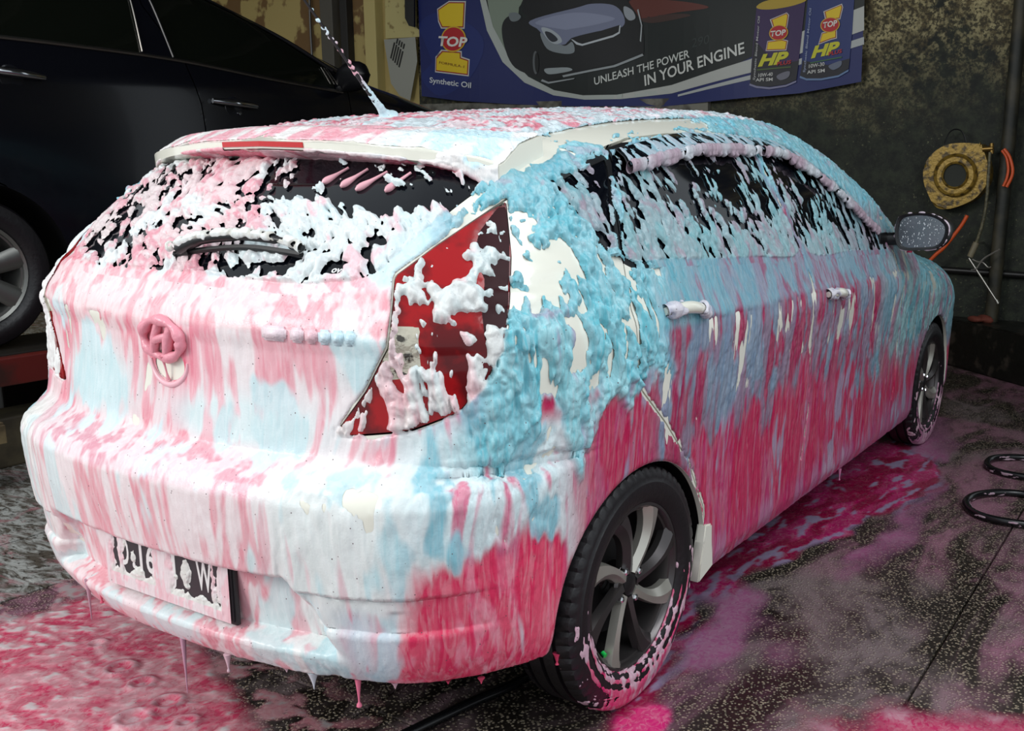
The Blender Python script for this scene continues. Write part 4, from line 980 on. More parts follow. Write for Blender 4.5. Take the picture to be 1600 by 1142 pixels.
# window sticker
st = text_mesh('sticker_lettering', 'ovat', .022, mat('sticker_white', srgb(235, 236, 236), .5), None, None, .0003, .0004, .2)
sp = on_rear(.392, 1.0985, .0005); N_ = nrm(on_rear(.392, 1.0985)); yv = Vector((0, 0, 1)); yv = (yv-N_*yv.dot(N_)).normalized(); xv = yv.cross(N_)
M_ = Matrix.Identity(4)
for i in range(3): M_[i][0], M_[i][1], M_[i][2], M_[i][3] = xv[i], yv[i], N_[i], sp[i]
st.data.transform(M_); st.parent = PARTS[(0, 0)]
# number plate
PY_ = rear_y(0, .42)-.014
pl = empty('number_plate'); pl.parent = CAR; pl.matrix_parent_inverse = Matrix.Translation((0, -1.9, 0))
box('plate_frame', (0, PY_+.006, .430), (.444, .010, .158), mat('plate_backing', srgb(30, 28, 30), .5), pl, bevel=.003)
box('plate_sheet', (0, PY_, .430), (.430, .006, .146), mat('plate_black', srgb(52, 46, 50), .45), pl, bevel=.004)
WHT = mat('plate_white', srgb(232, 230, 228), .45)
def plate_text(s, x, z, h, w):
    o = text_mesh('characters', s, h/.72, WHT, None, None, .0006, .0016); xs = [v.co.x for v in o.data.vertices]; k = w/(max(xs)-min(xs)); x0 = min(xs)
    for v in o.data.vertices: v.co = Vector((x+(v.co.x-x0)*k, PY_-.0036-v.co.z, z+v.co.y))
    o.parent = pl
plate_text('D', -.162, .412, .068, .030); plate_text('.', -.120, .412, .068, .010); plate_text('16', -.092, .412, .068, .055); plate_text('9J', -.028, .412, .068, .062); plate_text('W', .105, .412, .068, .050)
def plate_foam():
    nu, nv = 300, 110; u = np.linspace(-.214, .214, nu); v = np.linspace(.358, .503, nv); U, Vv = np.meshgrid(u, v, indexing='ij')
    pos = np.stack([U, U*0+PY_-.0033, Vv], -1); P = pos.reshape(-1, 3); b = fbm(P, (30, 1, 18), 3, 3).reshape(nu, nv); b2 = fbm(P, (60, 1, 60), 9, 2).reshape(nu, nv); st_ = perlin(P, (90, 1, 3), 5).reshape(nu, nv)
    hole = lambda x0, x1, z0, z1: np.maximum(np.maximum(x0-U, U-x1), np.maximum(z0-Vv, Vv-z1))
    hd = np.minimum(np.minimum(hole(-.150, -.048, .398, .505), hole(.028, .150, .392, .505)), np.minimum(hole(-.185, -.172, .40, .50), hole(.166, .172, .39, .48)))
    blob = np.minimum(np.hypot((U+.118)/.8, (Vv-.437)/1.3)-.011, np.minimum(np.hypot((U-.068)/.9, (Vv-.437)/1.6)-.020, np.hypot((U+.10)/1.2, (Vv-.395)/1.2)-.018))
    fld = hd*28+.5*b+.3*b2; fld = np.maximum(fld, -blob*40+.35*b2)
    e = np.sqrt(sst(0, .3, fld)); h = (2.5*e+2*e*sst(0, .6, fld)+3*e*np.abs(b2)*(hd < .004)+.9*e*st_)*1e-3
    m = sst(-.12, .15, st_*.6+b)[..., None]; col = S(238, 200, 206)*(1-m)+S(236, 222, 224)*m
    w = (sst(.0, -.004, hd)+sst(.42, .385, Vv)*(hd < .012))[..., None]; w = np.clip(w, 0, 1); col = col*(1-w)+S(226, 226, 220)*w
    sheet_foam('foam', pl, pos, np.broadcast_to(np.array([0, -1., 0]), pos.shape), fld, h, col)
plate_foam()

# foam strings hanging from the sills
def drip(px, length, r0, drop, colr, wob=0.):
    p = Vector(px); n = 14; pts = []; rad = []
    for i in range(n+1):
        s = i/n; pts.append((p.x+wob*s, p.y, p.z+.006-length*s)); rad.append(max(r0*(1-s)**1.6+.0011, .0011)+drop*math.exp(-((s-.90)/.07)**2))
    rad[-1] = .0006
    o = car_child(tube('foam_drip', pts, rad, mat('drip_%d_%d_%d' % colr, srgb(*colr), .35), None, 10))
for q, L_, r0, dr, cl in zip([(0.024, 0.033, 0.266), (0.170, 0.036, 0.264), (0.388, 0.076, 0.264), (0.486, 0.106, 0.263), (0.559, 0.137, 0.263), (-0.320, 0.031, 0.328), (-0.254, 0.022, 0.319), (0.780, 2.259, 0.195), (0.750, 0.442, 0.240), (0.687, 0.256, 0.250), (0.643, 0.203, 0.258), (0.324, 0.062, 0.264), (-0.127, 0.022, 0.294)],
        (.135, .044, .040, .068, .018, .105, .034, .048, .030, .014, .010, .012, .02), (.0055, .008, .011, .006, .010, .006, .005, .006, .009, .007, .006, .007, .006),
        (0, .003, 0, .0055, 0, .0, .004, .003, .004, 0, 0, 0, 0), ((196, 150, 170), (222, 190, 200), (214, 222, 230), (232, 120, 150), (230, 190, 205), (190, 150, 165), (214, 80, 110), (200, 120, 160), (230, 70, 110), (230, 80, 115), (226, 70, 110), (226, 200, 210), (230, 170, 180))):
    drip(q, L_, r0, dr, cl)

# ---------------------------------------------------------------- the wash bay: floor, walls, roof
def nodes_mat(name):
    m = bpy.data.materials.new(name); m.use_nodes = True; nt = m.node_tree; return m, nt.nodes, nt.links, nt.nodes['Principled BSDF']
def ramp(N, L, src, lo, hi):
    r = N.new('ShaderNodeMapRange'); r.interpolation_type = 'SMOOTHSTEP'; r.inputs['From Min'].default_value = lo; r.inputs['From Max'].default_value = hi; L.new(src, r.inputs['Value']); return r.outputs['Result']
def mixc(N, L, f, a, b):
    x = N.new('ShaderNodeMix'); x.data_type = 'RGBA'
    if hasattr(f, 'links') or hasattr(f, 'is_linked'): L.new(f, x.inputs['Factor'])
    else: x.inputs['Factor'].default_value = f
    for s, v in (('A', a), ('B', b)):
        if hasattr(v, 'is_linked'): L.new(v, x.inputs[s])
        else: x.inputs[s].default_value = (*v, 1)
    return x.outputs['Result']
def math_(N, L, op, a, b):
    m = N.new('ShaderNodeMath'); m.operation = op
    for i, v in enumerate((a, b)):
        if hasattr(v, 'is_linked'): L.new(v, m.inputs[i])
        else: m.inputs[i].default_value = v
    return m.outputs['Value']
def noise(N, L, vec, scale, detail=4, rough=.55, sc=None, dist=0.):
    n = N.new('ShaderNodeTexNoise'); n.inputs['Scale'].default_value = scale; n.inputs['Detail'].default_value = detail; n.inputs['Roughness'].default_value = rough; n.inputs['Distortion'].default_value = dist
    if sc:
        mp = N.new('ShaderNodeMapping'); mp.inputs['Scale'].default_value = sc; L.new(vec, mp.inputs['Vector']); vec = mp.outputs['Vector']
    L.new(vec, n.inputs['Vector']); return n.outputs['Fac']
def pebble_mat():
    m, N, L, b = nodes_mat('pebble_wash'); g = N.new('ShaderNodeNewGeometry').outputs['Position']
    v = N.new('ShaderNodeTexVoronoi'); v.inputs['Scale'].default_value = 118; L.new(g, v.inputs['Vector'])
    wn_ = N.new('ShaderNodeTexWhiteNoise'); L.new(v.outputs['Color'], wn_.inputs['Vector'])
    st = ramp(N, L, v.outputs['Distance'], .52, .30)
    sel = ramp(N, L, wn_.outputs['Value'], .12, .40); st = math_(N, L, 'MULTIPLY', st, sel)
    stone = mixc(N, L, wn_.outputs['Value'], srgb(104, 92, 76), srgb(164, 150, 128))
    big = noise(N, L, g, 1.3, 5); base = mixc(N, L, ramp(N, L, big, .35, .65), srgb(26, 22, 20), srgb(44, 38, 33))
    c = mixc(N, L, st, base, stone)
    # grey-mauve soap film drying on the stones
    f1 = noise(N, L, g, 1.9, 5, .6, (1.6, .8, 1), 1.2); f2 = noise(N, L, g, 7, 4, .6, (1.4, .7, 1), .6)
    film = math_(N, L, 'MULTIPLY', ramp(N, L, f1, .40, .60), ramp(N, L, f2, .22, .58)); film = math_(N, L, 'MULTIPLY', film, .70)
    hue = noise(N, L, g, 1.1, 3); c = mixc(N, L, film, c, mixc(N, L, ramp(N, L, hue, .42, .58), srgb(142, 126, 126), srgb(170, 118, 138))); L.new(c, b.inputs['Base Color'])
    rg = ramp(N, L, big, .3, .7); rr = N.new('ShaderNodeMapRange'); rr.inputs['To Min'].default_value = .22; rr.inputs['To Max'].default_value = .5; L.new(rg, rr.inputs['Value']); L.new(rr.outputs['Result'], b.inputs['Roughness'])
    bp = N.new('ShaderNodeBump'); bp.inputs['Strength'].default_value = .8; bp.inputs['Distance'].default_value = .004; L.new(st, bp.inputs['Height']); L.new(bp.outputs['Normal'], b.inputs['Normal'])
    return m
def slab_mat():
    m, N, L, b = nodes_mat('wet_grey_slab'); g = N.new('ShaderNodeNewGeometry').outputs['Position']
    a = noise(N, L, g, 9, 6, .65, (1, 2.4, 1), 1.5); d = noise(N, L, g, 40, 4, .6, (1, 2, 1), .8)
    c = mixc(N, L, ramp(N, L, a, .38, .62), srgb(84, 78, 70), srgb(172, 174, 170)); c = mixc(N, L, ramp(N, L, d, .52, .7), c, srgb(40, 34, 28))
    p = noise(N, L, g, 3.2, 4, .6, (1, 2.2, 1), 2.); c = mixc(N, L, math_(N, L, 'MULTIPLY', ramp(N, L, p, .55, .68), .55), c, srgb(176, 110, 120))
    L.new(c, b.inputs['Base Color']); b.inputs['Roughness'].default_value = .25
    bp = N.new('ShaderNodeBump'); bp.inputs['Strength'].default_value = .35; bp.inputs['Distance'].default_value = .004; L.new(a, bp.inputs['Height']); L.new(bp.outputs['Normal'], b.inputs['Normal'])
    return m
PEB = pebble_mat(); SLAB = slab_mat()
fl = box('floor', (-2.5, 1.9, -.065), (13.4, 9.6, .07), mat('joint_dirt', srgb(16, 14, 13), .7)); tag(fl, kind='structure')
def slab(x0, x1, y0, y1, m, tilt=0.):
    g = .007; o = box('floor_slab', ((x0+x1)/2, (y0+y1)/2, -.02), (x1-x0-g, y1-y0-g, .04), m, fl, bevel=.004)
    return o
xs = [-9.0, -7.0, -5.0, -3.3, -1.62, -1.14, .24, 1.38, 2.7, 4.1]; ys = [-2.8, -1.15, .36, 2.0, 3.6, 5.0, 6.6]
for i in range(len(xs)-1):
    for j in range(len(ys)-1): slab(xs[i], xs[i+1], ys[j], ys[j+1], SLAB if xs[i+1] <= -1.1 else PEB)

def wall_mat():
    m, N, L, b = nodes_mat('mouldy_plaster'); g = N.new('ShaderNodeNewGeometry').outputs['Position']; sp = N.new('ShaderNodeSeparateXYZ'); L.new(g, sp.inputs['Vector'])
    n1 = noise(N, L, g, 2.2, 8, .68); n2 = noise(N, L, g, 14, 7, .7); n3 = noise(N, L, g, 45, 5, .65)
    z = sp.outputs['Z']; k = math_(N, L, 'ADD', z, math_(N, L, 'MULTIPLY', math_(N, L, 'SUBTRACT', n1, .5), 1.6))
    grime = ramp(N, L, k, 2.75, 1.55)          # black-green algae below, patchy old plaster above
    plast = mixc(N, L, ramp(N, L, n2, .40, .62), srgb(84, 72, 44), srgb(178, 166, 122)); plast = mixc(N, L, ramp(N, L, n3, .45, .58), plast, srgb(60, 52, 32))
    alg = mixc(N, L, ramp(N, L, n2, .35, .7), srgb(20, 23, 18), srgb(44, 50, 36)); fleck = math_(N, L, 'MULTIPLY', ramp(N, L, n3, .60, .70), ramp(N, L, n1, .42, .6)); alg = mixc(N, L, math_(N, L, 'MULTIPLY', fleck, .55), alg, srgb(128, 128, 96))
    mask = math_(N, L, 'MAXIMUM', grime, ramp(N, L, math_(N, L, 'ADD', n1, math_(N, L, 'MULTIPLY', n2, .5)), .78, .66))
    mask = math_(N, L, 'MINIMUM', mask, 1.)
    c = mixc(N, L, mask, plast, alg); L.new(c, b.inputs['Base Color']); b.inputs['Roughness'].default_value = .75
    bp = N.new('ShaderNodeBump'); bp.inputs['Strength'].default_value = .6; bp.inputs['Distance'].default_value = .012; L.new(n2, bp.inputs['Height']); L.new(bp.outputs['Normal'], b.inputs['Normal'])
    return m
WALLM = wall_mat()
YEL = mat('peeling_cream_paint', srgb(176, 156, 98), .7, mix=(srgb(112, 84, 48), 3.2, .53, .02), bump=(20, .3, 4))
tag(box('wall_back', (-1.15, 5.85, 1.9), (6.7, .2, 3.8), WALLM), kind='structure')
tag(box('wall_left', (-6.75, 5.85, 1.9), (4.5, .2, 3.8), YEL), kind='structure')
tag(box('wall_right', (3.9, 4.4, 1.9), (.2, 3.1, 3.8), WALLM), kind='structure')
tag(box('wall_left_side', (-9.0, 3.0, 1.9), (.2, 5.9, 3.8), YEL), kind='structure')
ceil = tag(box('ceiling', (-2.5, 3.7, 3.86), (13.2, 4.6, .1), mat('corrugated_roof', srgb(70, 72, 74), .6, metal=.2)), kind='structure')
for k in range(5):
    box('ceiling_beam', (-2.5, 1.7+.95*k, 3.74), (13.2, .08, .14), mat('beam_steel', srgb(58, 54, 50), .6), ceil, bevel=.008)
# posts and pipes on the back wall
grey_post = tag(box('wall_pillar', (-5.52, 5.70, 1.9), (.16, .12, 3.8), mat('grey_post_paint', srgb(84, 80, 72), .6, bump=(12, .2, 3)), bevel=.008), kind='structure')
tag(box('wall_pillar', (-5.33, 5.72, 1.9), (.09, .1, 3.8), mat('dark_steel', srgb(34, 32, 30), .6), bevel=.006), kind='structure')  # narrow dark pillar between the grey and cream posts
tag(box('wall_pillar', (-4.98, 5.71, 1.9), (.14, .12, 3.8), mat('cream_post_paint', srgb(188, 172, 112), .7, bump=(12, .3, 3)), bevel=.008), kind='structure')
tag(tube('power_cable', spline([(-5.80, 5.71, 3.8), (-5.79, 5.71, 3.2), (-5.81, 5.71, 2.5), (-5.78, 5.71, 1.4)], 6), .012, BLACKP, None, 6), 'thin black cable hanging down the cream wall behind the dark car', 'cable')
tag(tube('drain_pipe', spline([(.70, 5.66, 3.8), (.69, 5.66, 2.4), (.68, 5.66, 1.4), (.66, 5.66, .30)], 6), .045, mat('pipe_grime', srgb(62, 58, 44), .6, mix=(srgb(30, 32, 26), 6, .5, .1)), None, 14), 'grimy vertical drain pipe on the right of the mouldy wall', 'pipe')
# low dark ledge along the foot of the wall
A_ = Vector((.30, 5.70, 0)); B_ = Vector((1.9, 4.46, 0)); d_ = (B_-A_).normalized(); n_ = Vector((d_.y, -d_.x, 0))
bm = bmesh.new(); add_poly(bm, [A_, B_, B_-n_*1.4, A_-n_*.2], (0, 0, .33)); bmesh.ops.bevel(bm, geom=bm.edges[:], offset=.012, segments=2, affect='EDGES')
tag(bm_obj('trim_ledge', bm, mat('black_wet_concrete', srgb(26, 26, 22), .4, mix=(srgb(70, 62, 54), 9, .60, .05), bump=(14, .7, 5))), kind='structure')
# pale block of older wall under the banner
tag(box('trim_wall_base', (-3.2, 5.73, 1.05), (3.3, .06, 1.6), mat('grey_render', srgb(120, 118, 108), .8, mix=(srgb(70, 66, 60), 7, .5, .08))), kind='structure')

# ---------------------------------------------------------------- dark people carrier on the lift, behind left
SZ = .49
S_YR, S_YRd = pchip([.2, .35, .55, .8, 1.0, 1.25, 1.5, 1.85], [.10, .03, .0, .02, .03, .10, .22, .40])
S_W, S_Wd = pchip([.15, .3, .6, .9, 1.15, 1.30, 1.5, 1.75, 1.9], [.80, .845, .865, .868, .855, .825, .76, .66, .58])
S_T, S_Td = pchip([-.1, .3, .8, 1.6, 2.2, 2.6, 3.0, 3.45, 3.7, 4.1, 4.5, 4.75, 4.9], [1.66, 1.76, 1.80, 1.80, 1.76, 1.66, 1.52, 1.365, 1.315, 1.225, 1.10, .90, .6])
def FS(P):
    x, y, z = P[..., 0]+3.50, P[..., 1]+.05, P[..., 2]-SZ; ax = np.abs(x)
    fr = (S_YR(z)+.10*(ax/.85)**2.5-y)/np.sqrt(1+S_YRd(z)**2)
    fs = (ax-S_W(z)*np.interp(y, [0, .5, 3.6, 4.3, 4.8], [.97, 1, 1, .96, .86]))/np.sqrt(1+S_Wd(z)**2)
    ft = (z-S_T(y)+.05*(ax/.7)**2.2)/np.sqrt(1+S_Td(y)**2); ff = y-(4.78-.30*(ax/.85)**2.2-.06*np.abs(z-.6)); fb = .22-z
    return rI(rI(rI(rI(fr, fs, .16), ft, .09), ff, .16), fb, .03)
SUV = tag(empty('people_carrier', (-3.5, 2.4, SZ)), 'black people carrier standing on the red car lift at the left', 'car')
def suv_child(o):
    o.parent = SUV; o.matrix_parent_inverse = Matrix.Translation((3.5, -2.4, -SZ)); return o
sv_, sq_ = surface_nets((-4.5, -.2, SZ+.15), (-2.5, 4.9, SZ+1.95), .022, FS); sv_, sn_ = project(sv_, 3, FS)
yz_ = sv_[:, 1:]; rgt = sv_[:, 0] > -3.5; right_side = np.abs(sv_[:, 0]+3.5) > .45
S_RG = [(1.05, 1.835), (1.0, 2.02), (1.05, 2.20), (1.55, 2.215), (1.90, 2.205), (1.885, 2.06), (1.875, 1.825)]
S_FG = [(2.02, 1.822), (1.99, 2.07), (1.985, 2.20), (2.25, 2.185), (2.50, 2.115), (2.80, 1.985), (3.06, 1.835), (3.06, 1.745), (2.6, 1.775)]
S_RD = [(.93, 1.30), (1.15, 1.20), (1.36, .98), (1.46, .78), (2.10, .78), (2.16, 1.30), (2.14, 1.60), (2.09, 1.80), (1.94, 2.06), (1.93, 2.235), (1.0, 2.235), (.93, 1.9)]
S_FD = [(2.10, .78), (2.16, 1.30), (2.14, 1.60), (2.09, 1.80), (1.94, 2.06), (1.93, 2.235), (2.28, 2.215), (2.54, 2.14), (2.86, 1.99), (3.14, 1.80), (3.16, 1.3), (3.12, .78)]
SA = np.full((len(sv_), 9), 9.)
g = right_side
for k, p in enumerate((S_RG, S_FG, S_RD, S_FD)): SA[g, k] = poly_sd(yz_[g], p, False)
SA[:, 4] = np.where(right_side, np.minimum(np.hypot(yz_[:, 0]-1.01, yz_[:, 1]-SZ-.33)-.40, np.hypot(yz_[:, 0]-3.86, yz_[:, 1]-SZ-.33)-.40), 9)
SA[:, 5] = np.minimum(np.abs(SA[:, 2]), np.abs(SA[:, 3])); SA[:, 6:9] = sn_
ST = np.concatenate([sq_[:, :3], sq_[:, [0, 2, 3]]]); V6, A6, T6 = sv_, SA, ST
for k, lv in ((0, 0), (1, 0), (2, .003), (2, -.003), (3, .003), (3, -.003), (4, 0)): V6, A6, T6 = split(V6, A6, T6, k, lv)
c6 = A6[T6].mean(1); rr6 = V6[T6][:, :, 0].mean(1) > -3.5; lab6 = np.full(len(T6), 4)
lab6[c6[:, 3] < 0] = 3; lab6[c6[:, 2] < 0] = 2; lab6[(np.abs(c6[:, 2]) < .0029) | (np.abs(c6[:, 3]) < .0029)] = -1; lab6[c6[:, 1] < 0] = 1; lab6[c6[:, 0] < 0] = 0; lab6[c6[:, 4] < 0] = -1
NAVY = mat('black_navy_paint', srgb(9, 10, 16), .16, spec=.35, coat=.15); SGLASS = mat('dark_green_tint', srgb(12, 15, 10), .04, spec=.45)
SUVP = {}
for k, nm, mm in ((4, 'body_shell', NAVY), (2, 'rear_door', NAVY), (3, 'front_door', NAVY), (0, 'rear_door_window', SGLASS), (1, 'front_door_window', SGLASS)):
    for s in ((1, 0) if k != 4 else (2,)):
        t = T6[(lab6 == k) & ((rr6 == bool(s)) | (s == 2))]
        if len(t) < 10: continue
        v, a, t = compact(V6, A6, t); n = a[:, 6:9]; n = n/np.linalg.norm(n, axis=1)[:, None]
        if k < 2: v = v-n*.005
        SUVP[(k, s)] = suv_child(mesh_np(nm, v, t, mm))
iv, inn = sv_-sn_*.02, sn_; it = ST[(SA[:, 4][ST] > 0).all(1)]; suv_child(mesh_np('inner_shell', iv, it, MATS['cabin_black']))
def sx(y, z, off=0.):
    lo, hi = -3.4, -2.3
    for _ in range(24):
        m = (lo+hi)/2
        if FS(np.array([m, y, z])) < 0: lo = m
        else: hi = m
    return lo+off
def trim(nm, pts, r, m, par=None): 
    o = tube(nm, spline([(sx(y, z, .004), y, z) for y, z in pts], 6), r, m, None, 6); suv_child(o) if par is None else setattr(o, 'parent', par); return o
BRT = mat('dull_chrome', srgb(150, 146, 140), .25, metal=1.)
trim('belt_trim', [(.98, 1.822), (1.5, 1.822), (2.05, 1.808), (2.6, 1.762), (3.10, 1.728)], .009, BRT)
trim('window_channel', [(1.868, 1.83), (1.885, 2.06), (1.90, 2.20)], .005, BRT); trim('pillar_trim', [(2.03, 1.82), (1.995, 2.07), (1.985, 2.20)], .006, BLACKP)
trim('window_channel', [(1.985, 2.205), (2.26, 2.192), (2.52, 2.122), (2.82, 1.992), (3.07, 1.85)], .010, BLACKP)
trim('roof_rail', [(2.3, 2.24), (2.62, 2.13), (2.92, 1.99), (3.25, 1.82)], .012, mat('gloss_black', srgb(20, 21, 26), .08))
for yc, zc, par in ((1.23, 1.675, (2, 1)), (2.33, 1.615, (3, 1))):
    h_ = SUVP[par]; y0, y1 = yc-.13, yc+.13
    bm = bmesh.new(); add_tube(bm, spline([(sx(y0, zc+.006, .012), y0, zc+.006), (sx(yc, zc, .035), yc, zc), (sx(y1, zc-.010, .018), y1, zc-.010)], 6), [.013+.006*math.sin(math.pi*k/12) for k in range(13)], 10)
    o = bm_obj('door_handle', bm, CHROME, h_, True, 40); o['label'] = 'chrome door handle'
    lathe('handle_cup', [(-.004, .055), (.003, .05), (.002, .001)], mat('gloss_black', srgb(20, 21, 26), .08), h_, 'X', (sx(yc, zc-.02, 0), yc, zc-.02), 24)
lathe('key_lock', [(0, .008), (.01, .008), (.012, .001)], CHROME, SUVP[(3, 1)], 'X', (sx(2.36, 1.565), 2.36, 1.565), 12)
# scuffs and a door mirror
bm = bmesh.new(); rows = []
M0 = Vector((-2.58, 3.11, 1.815))
for i in range(9):
    t = -1+2*i/8; w_ = math.sqrt(max(0, 1-abs(t)**3)); rows.append([bm.verts.new(M0+Vector((.12*t, (.05*math.cos(a))*(.5+.5*w_), .085*w_*math.sin(a)+.01*t))) for a in [2*math.pi*j/20 for j in range(20)]])
for A, B in zip(rows[:-1], rows[1:]):
    for j in range(20): bm.faces.new((A[j], A[(j+1) % 20], B[(j+1) % 20], B[j]))
suv_child(bm_obj('door_mirror', bm, mat('mirror_black', srgb(12, 12, 15), .4, spec=.25), None, True, 50)); suv_child(tube('mirror_arm', [(-2.68, 3.10, 1.75), (-2.58, 3.12, 1.79)], .03, BLACKP, None, 10))
for dy in (.0, .03, .055): suv_child(tube('sail_rib', [(sx(3.02+dy, 1.77, .003), 3.02+dy, 1.77), (sx(2.98+dy, 1.86, .003), 2.98+dy*.8, 1.86)], .004, BRT, None, 6))
# wheel of the people carrier: five broad silver spokes
def suv_wheel(x, y):
    w = empty('wheel'); w.parent = SUV; w.matrix_parent_inverse = Matrix.Translation((3.5, -2.4, -SZ)); w.location = (x, y, SZ+.335)
    if x < -3.5: w.rotation_euler = (0, 0, math.pi)
    if SUVW:
        for ch in SUVW[0].children:
            c = ch.copy(); COL.objects.link(c); c.parent = w
    else:
        lathe('tyre', [(.07, .225), (.095, .25), (.10, .285), (.09, .32), (.07, .333), (.03, .335), (.028, .326), (-.028, .326), (-.03, .335), (-.07, .333), (-.1, .285), (-.08, .22)], TYRE, w, seg=72)
        lathe('rim', [(.075, .232), (.085, .228), (.078, .215), (.03, .20), (-.06, .20), (-.06, .19), (.03, .19), (.07, .205)], mat('grey_alloy', srgb(120, 120, 116), .35, metal=.8), w, close=True, seg=64)
        for k in range(7):
            bm = bmesh.new(); rows = []
            for i in range(6):
                s = i/5; r = .04+.175*s; wd = .034+.016*s; th = 2*math.pi*k/7+.3; c = Vector((.055+.015*s, r*math.cos(th), r*math.sin(th))); tt = Vector((0, -math.sin(th), math.cos(th)))
                rows.append([bm.verts.new(c-tt*wd), bm.verts.new(c-tt*wd*.6+Vector((.012, 0, 0))), bm.verts.new(c+tt*wd*.6+Vector((.012, 0, 0))), bm.verts.new(c+tt*wd), bm.verts.new(c-Vector((.03, 0, 0)))])
            for A, B in zip(rows[:-1], rows[1:]):
                for j in range(5): bm.faces.new((A[j], A[(j+1) % 5], B[(j+1) % 5], B[j]))
            bm_obj('spoke', bm, mat('grey_alloy', srgb(120, 120, 116), .35), w, True, 40)
        lathe('centre_cap', [(.05, .06), (.075, .05), (.08, .001)], mat('grey_alloy', srgb(120, 120, 116), .35), w, seg=28)
        lathe('brake_disc', [(-.02, .02), (.0, .16), (-.02, .16)], MATS['cast_iron'], w, seg=40)
    SUVW.append(w)
SUVW = []
for x, y in ((-2.74, .99), (-2.74, 3.86), (-4.26, .99), (-4.26, 3.86)): suv_wheel(x, y)
for yc in (1.01, 3.86):
    for s in (1, -1):
        bm = bmesh.new(); n = 30; A = []; B = []
        for k in range(n+1):
            t = -.3+(math.pi+.6)*k/n; p = (yc+.403*math.cos(t), max(SZ+.33+.403*math.sin(t), SZ+.18)); A.append(bm.verts.new((-3.5+s*(sx(p[0], p[1])+3.5-.004), *p))); B.append(bm.verts.new((-3.5+s*.5, *p)))
        for k in range(n): bm.faces.new((A[k], A[k+1], B[k+1], B[k]))
        bm.faces.new(B); suv_child(bm_obj('wheel_arch_liner', bm, RUBBER, None, True, 40))
# lift carrying it
LIFT = tag(empty('car_lift', (-3.5, 2.4, 0)), 'red steel car lift under the black people carrier', 'lift')
def lift_child(o): o.parent = LIFT; o.matrix_parent_inverse = Matrix.Translation((3.5, -2.4, 0)); return o
RED = mat('chipped_red_paint', srgb(96, 26, 20), .45, mix=(srgb(58, 30, 24), 6, .55, .08), bump=(14, .2, 3)); STEEL = mat('greasy_steel', srgb(46, 42, 38), .5, metal=.4, bump=(16, .2, 3))
lift_child(box('runway', (-2.76, 2.5, .465), (.44, 5.0, .05), STEEL, bevel=.004)); lift_child(box('runway', (-4.24, 2.5, .465), (.44, 5.0, .05), STEEL, bevel=.004))
lift_child(box('side_beam', (-2.50, 2.45, .425), (.06, 5.1, .12), RED, bevel=.006)); lift_child(box('side_beam', (-4.50, 2.45, .425), (.06, 5.1, .12), RED, bevel=.006))
for yy in (.1, 2.4, 4.7): lift_child(box('cross_beam', (-3.5, yy, .40), (1.94, .14, .10), STEEL, bevel=.006))
for yy in (1.5, 4.2): lift_child(box('lift_leg', (-3.5, yy, .18), (.5, .3, .36), STEEL, bevel=.01))
lift_child(box('base_beam', (-2.62, 2.5, .11), (.20, 4.8, .22), mat('base_khaki', srgb(96, 88, 66), .6, mix=(srgb(60, 54, 42), 5, .5, .1)), bevel=.01))
stp = tag(empty('metal_step', (-2.34, .80, 0)), 'small khaki metal step at the left edge beside the lift', 'step')
stp_m = mat('step_khaki', srgb(140, 124, 88), .5, mix=(srgb(84, 72, 52), 8, .5, .1))
for nm, c, s in (('step_plate', (-2.33, .66, .262), (.18, .36, .02)), ('step_lip', (-2.235, .66, .225), (.014, .36, .075)), ('step_foot', (-2.34, .56, .125), (.15, .03, .25)), ('step_foot', (-2.34, .76, .125), (.15, .03, .25))):
    o = box(nm, c, s, stp_m, stp, bevel=.003); o.matrix_parent_inverse = Matrix.Translation((2.34, -.80, 0))

# ---------------------------------------------------------------- printed banner and wall items
BAN = tag(empty('advert_banner', (-2.4, 5.70, 2.3)), 'blue and green motor oil banner with a sports car, hung on the back wall', 'banner')
def ban_y(x, z): return 5.690+.012*math.sin(x*2.1+.6)+.010*math.sin(x*5.3+z*3)-.03*max(0, .12-(z-1.80))*(1 if x > -3.9 else .3)
def ban_poly(name, pts, layer, col, rough=.55, curve=False):
    if curve: pts = [(p.x, p.y) for p in spline([(a, b, 0) for a, b in pts], 5, True)]
    bm = bmesh.new(); f = bm.faces.new([bm.verts.new((a, 0, b)) for a, b in pts]); bmesh.ops.triangulate(bm, faces=[f])
    xs_ = [p[0] for p in pts]; zs_ = [p[1] for p in pts]
    for ax_, lo, hi in ((0, min(xs_), max(xs_)), (2, min(zs_), max(zs_))):
        for k in range(math.ceil(lo/.11), math.floor(hi/.11)+1):
            c_ = [0, 0, 0]; c_[ax_] = k*.11; nn = [0, 0, 0]; nn[ax_] = 1
            bmesh.ops.bisect_plane(bm, geom=bm.verts[:]+bm.edges[:]+bm.faces[:], plane_co=c_, plane_no=nn)
    bmesh.ops.triangulate(bm, faces=bm.faces[:])
    for v in bm.verts: v.co.y = ban_y(v.co.x, v.co.z)-.0018*layer
    o = bm_obj(name, bm, mat('print_%d_%d_%d' % col, srgb(*col), rough), BAN); o.matrix_parent_inverse = Matrix.Translation((2.4, -5.70, -2.3)); return o
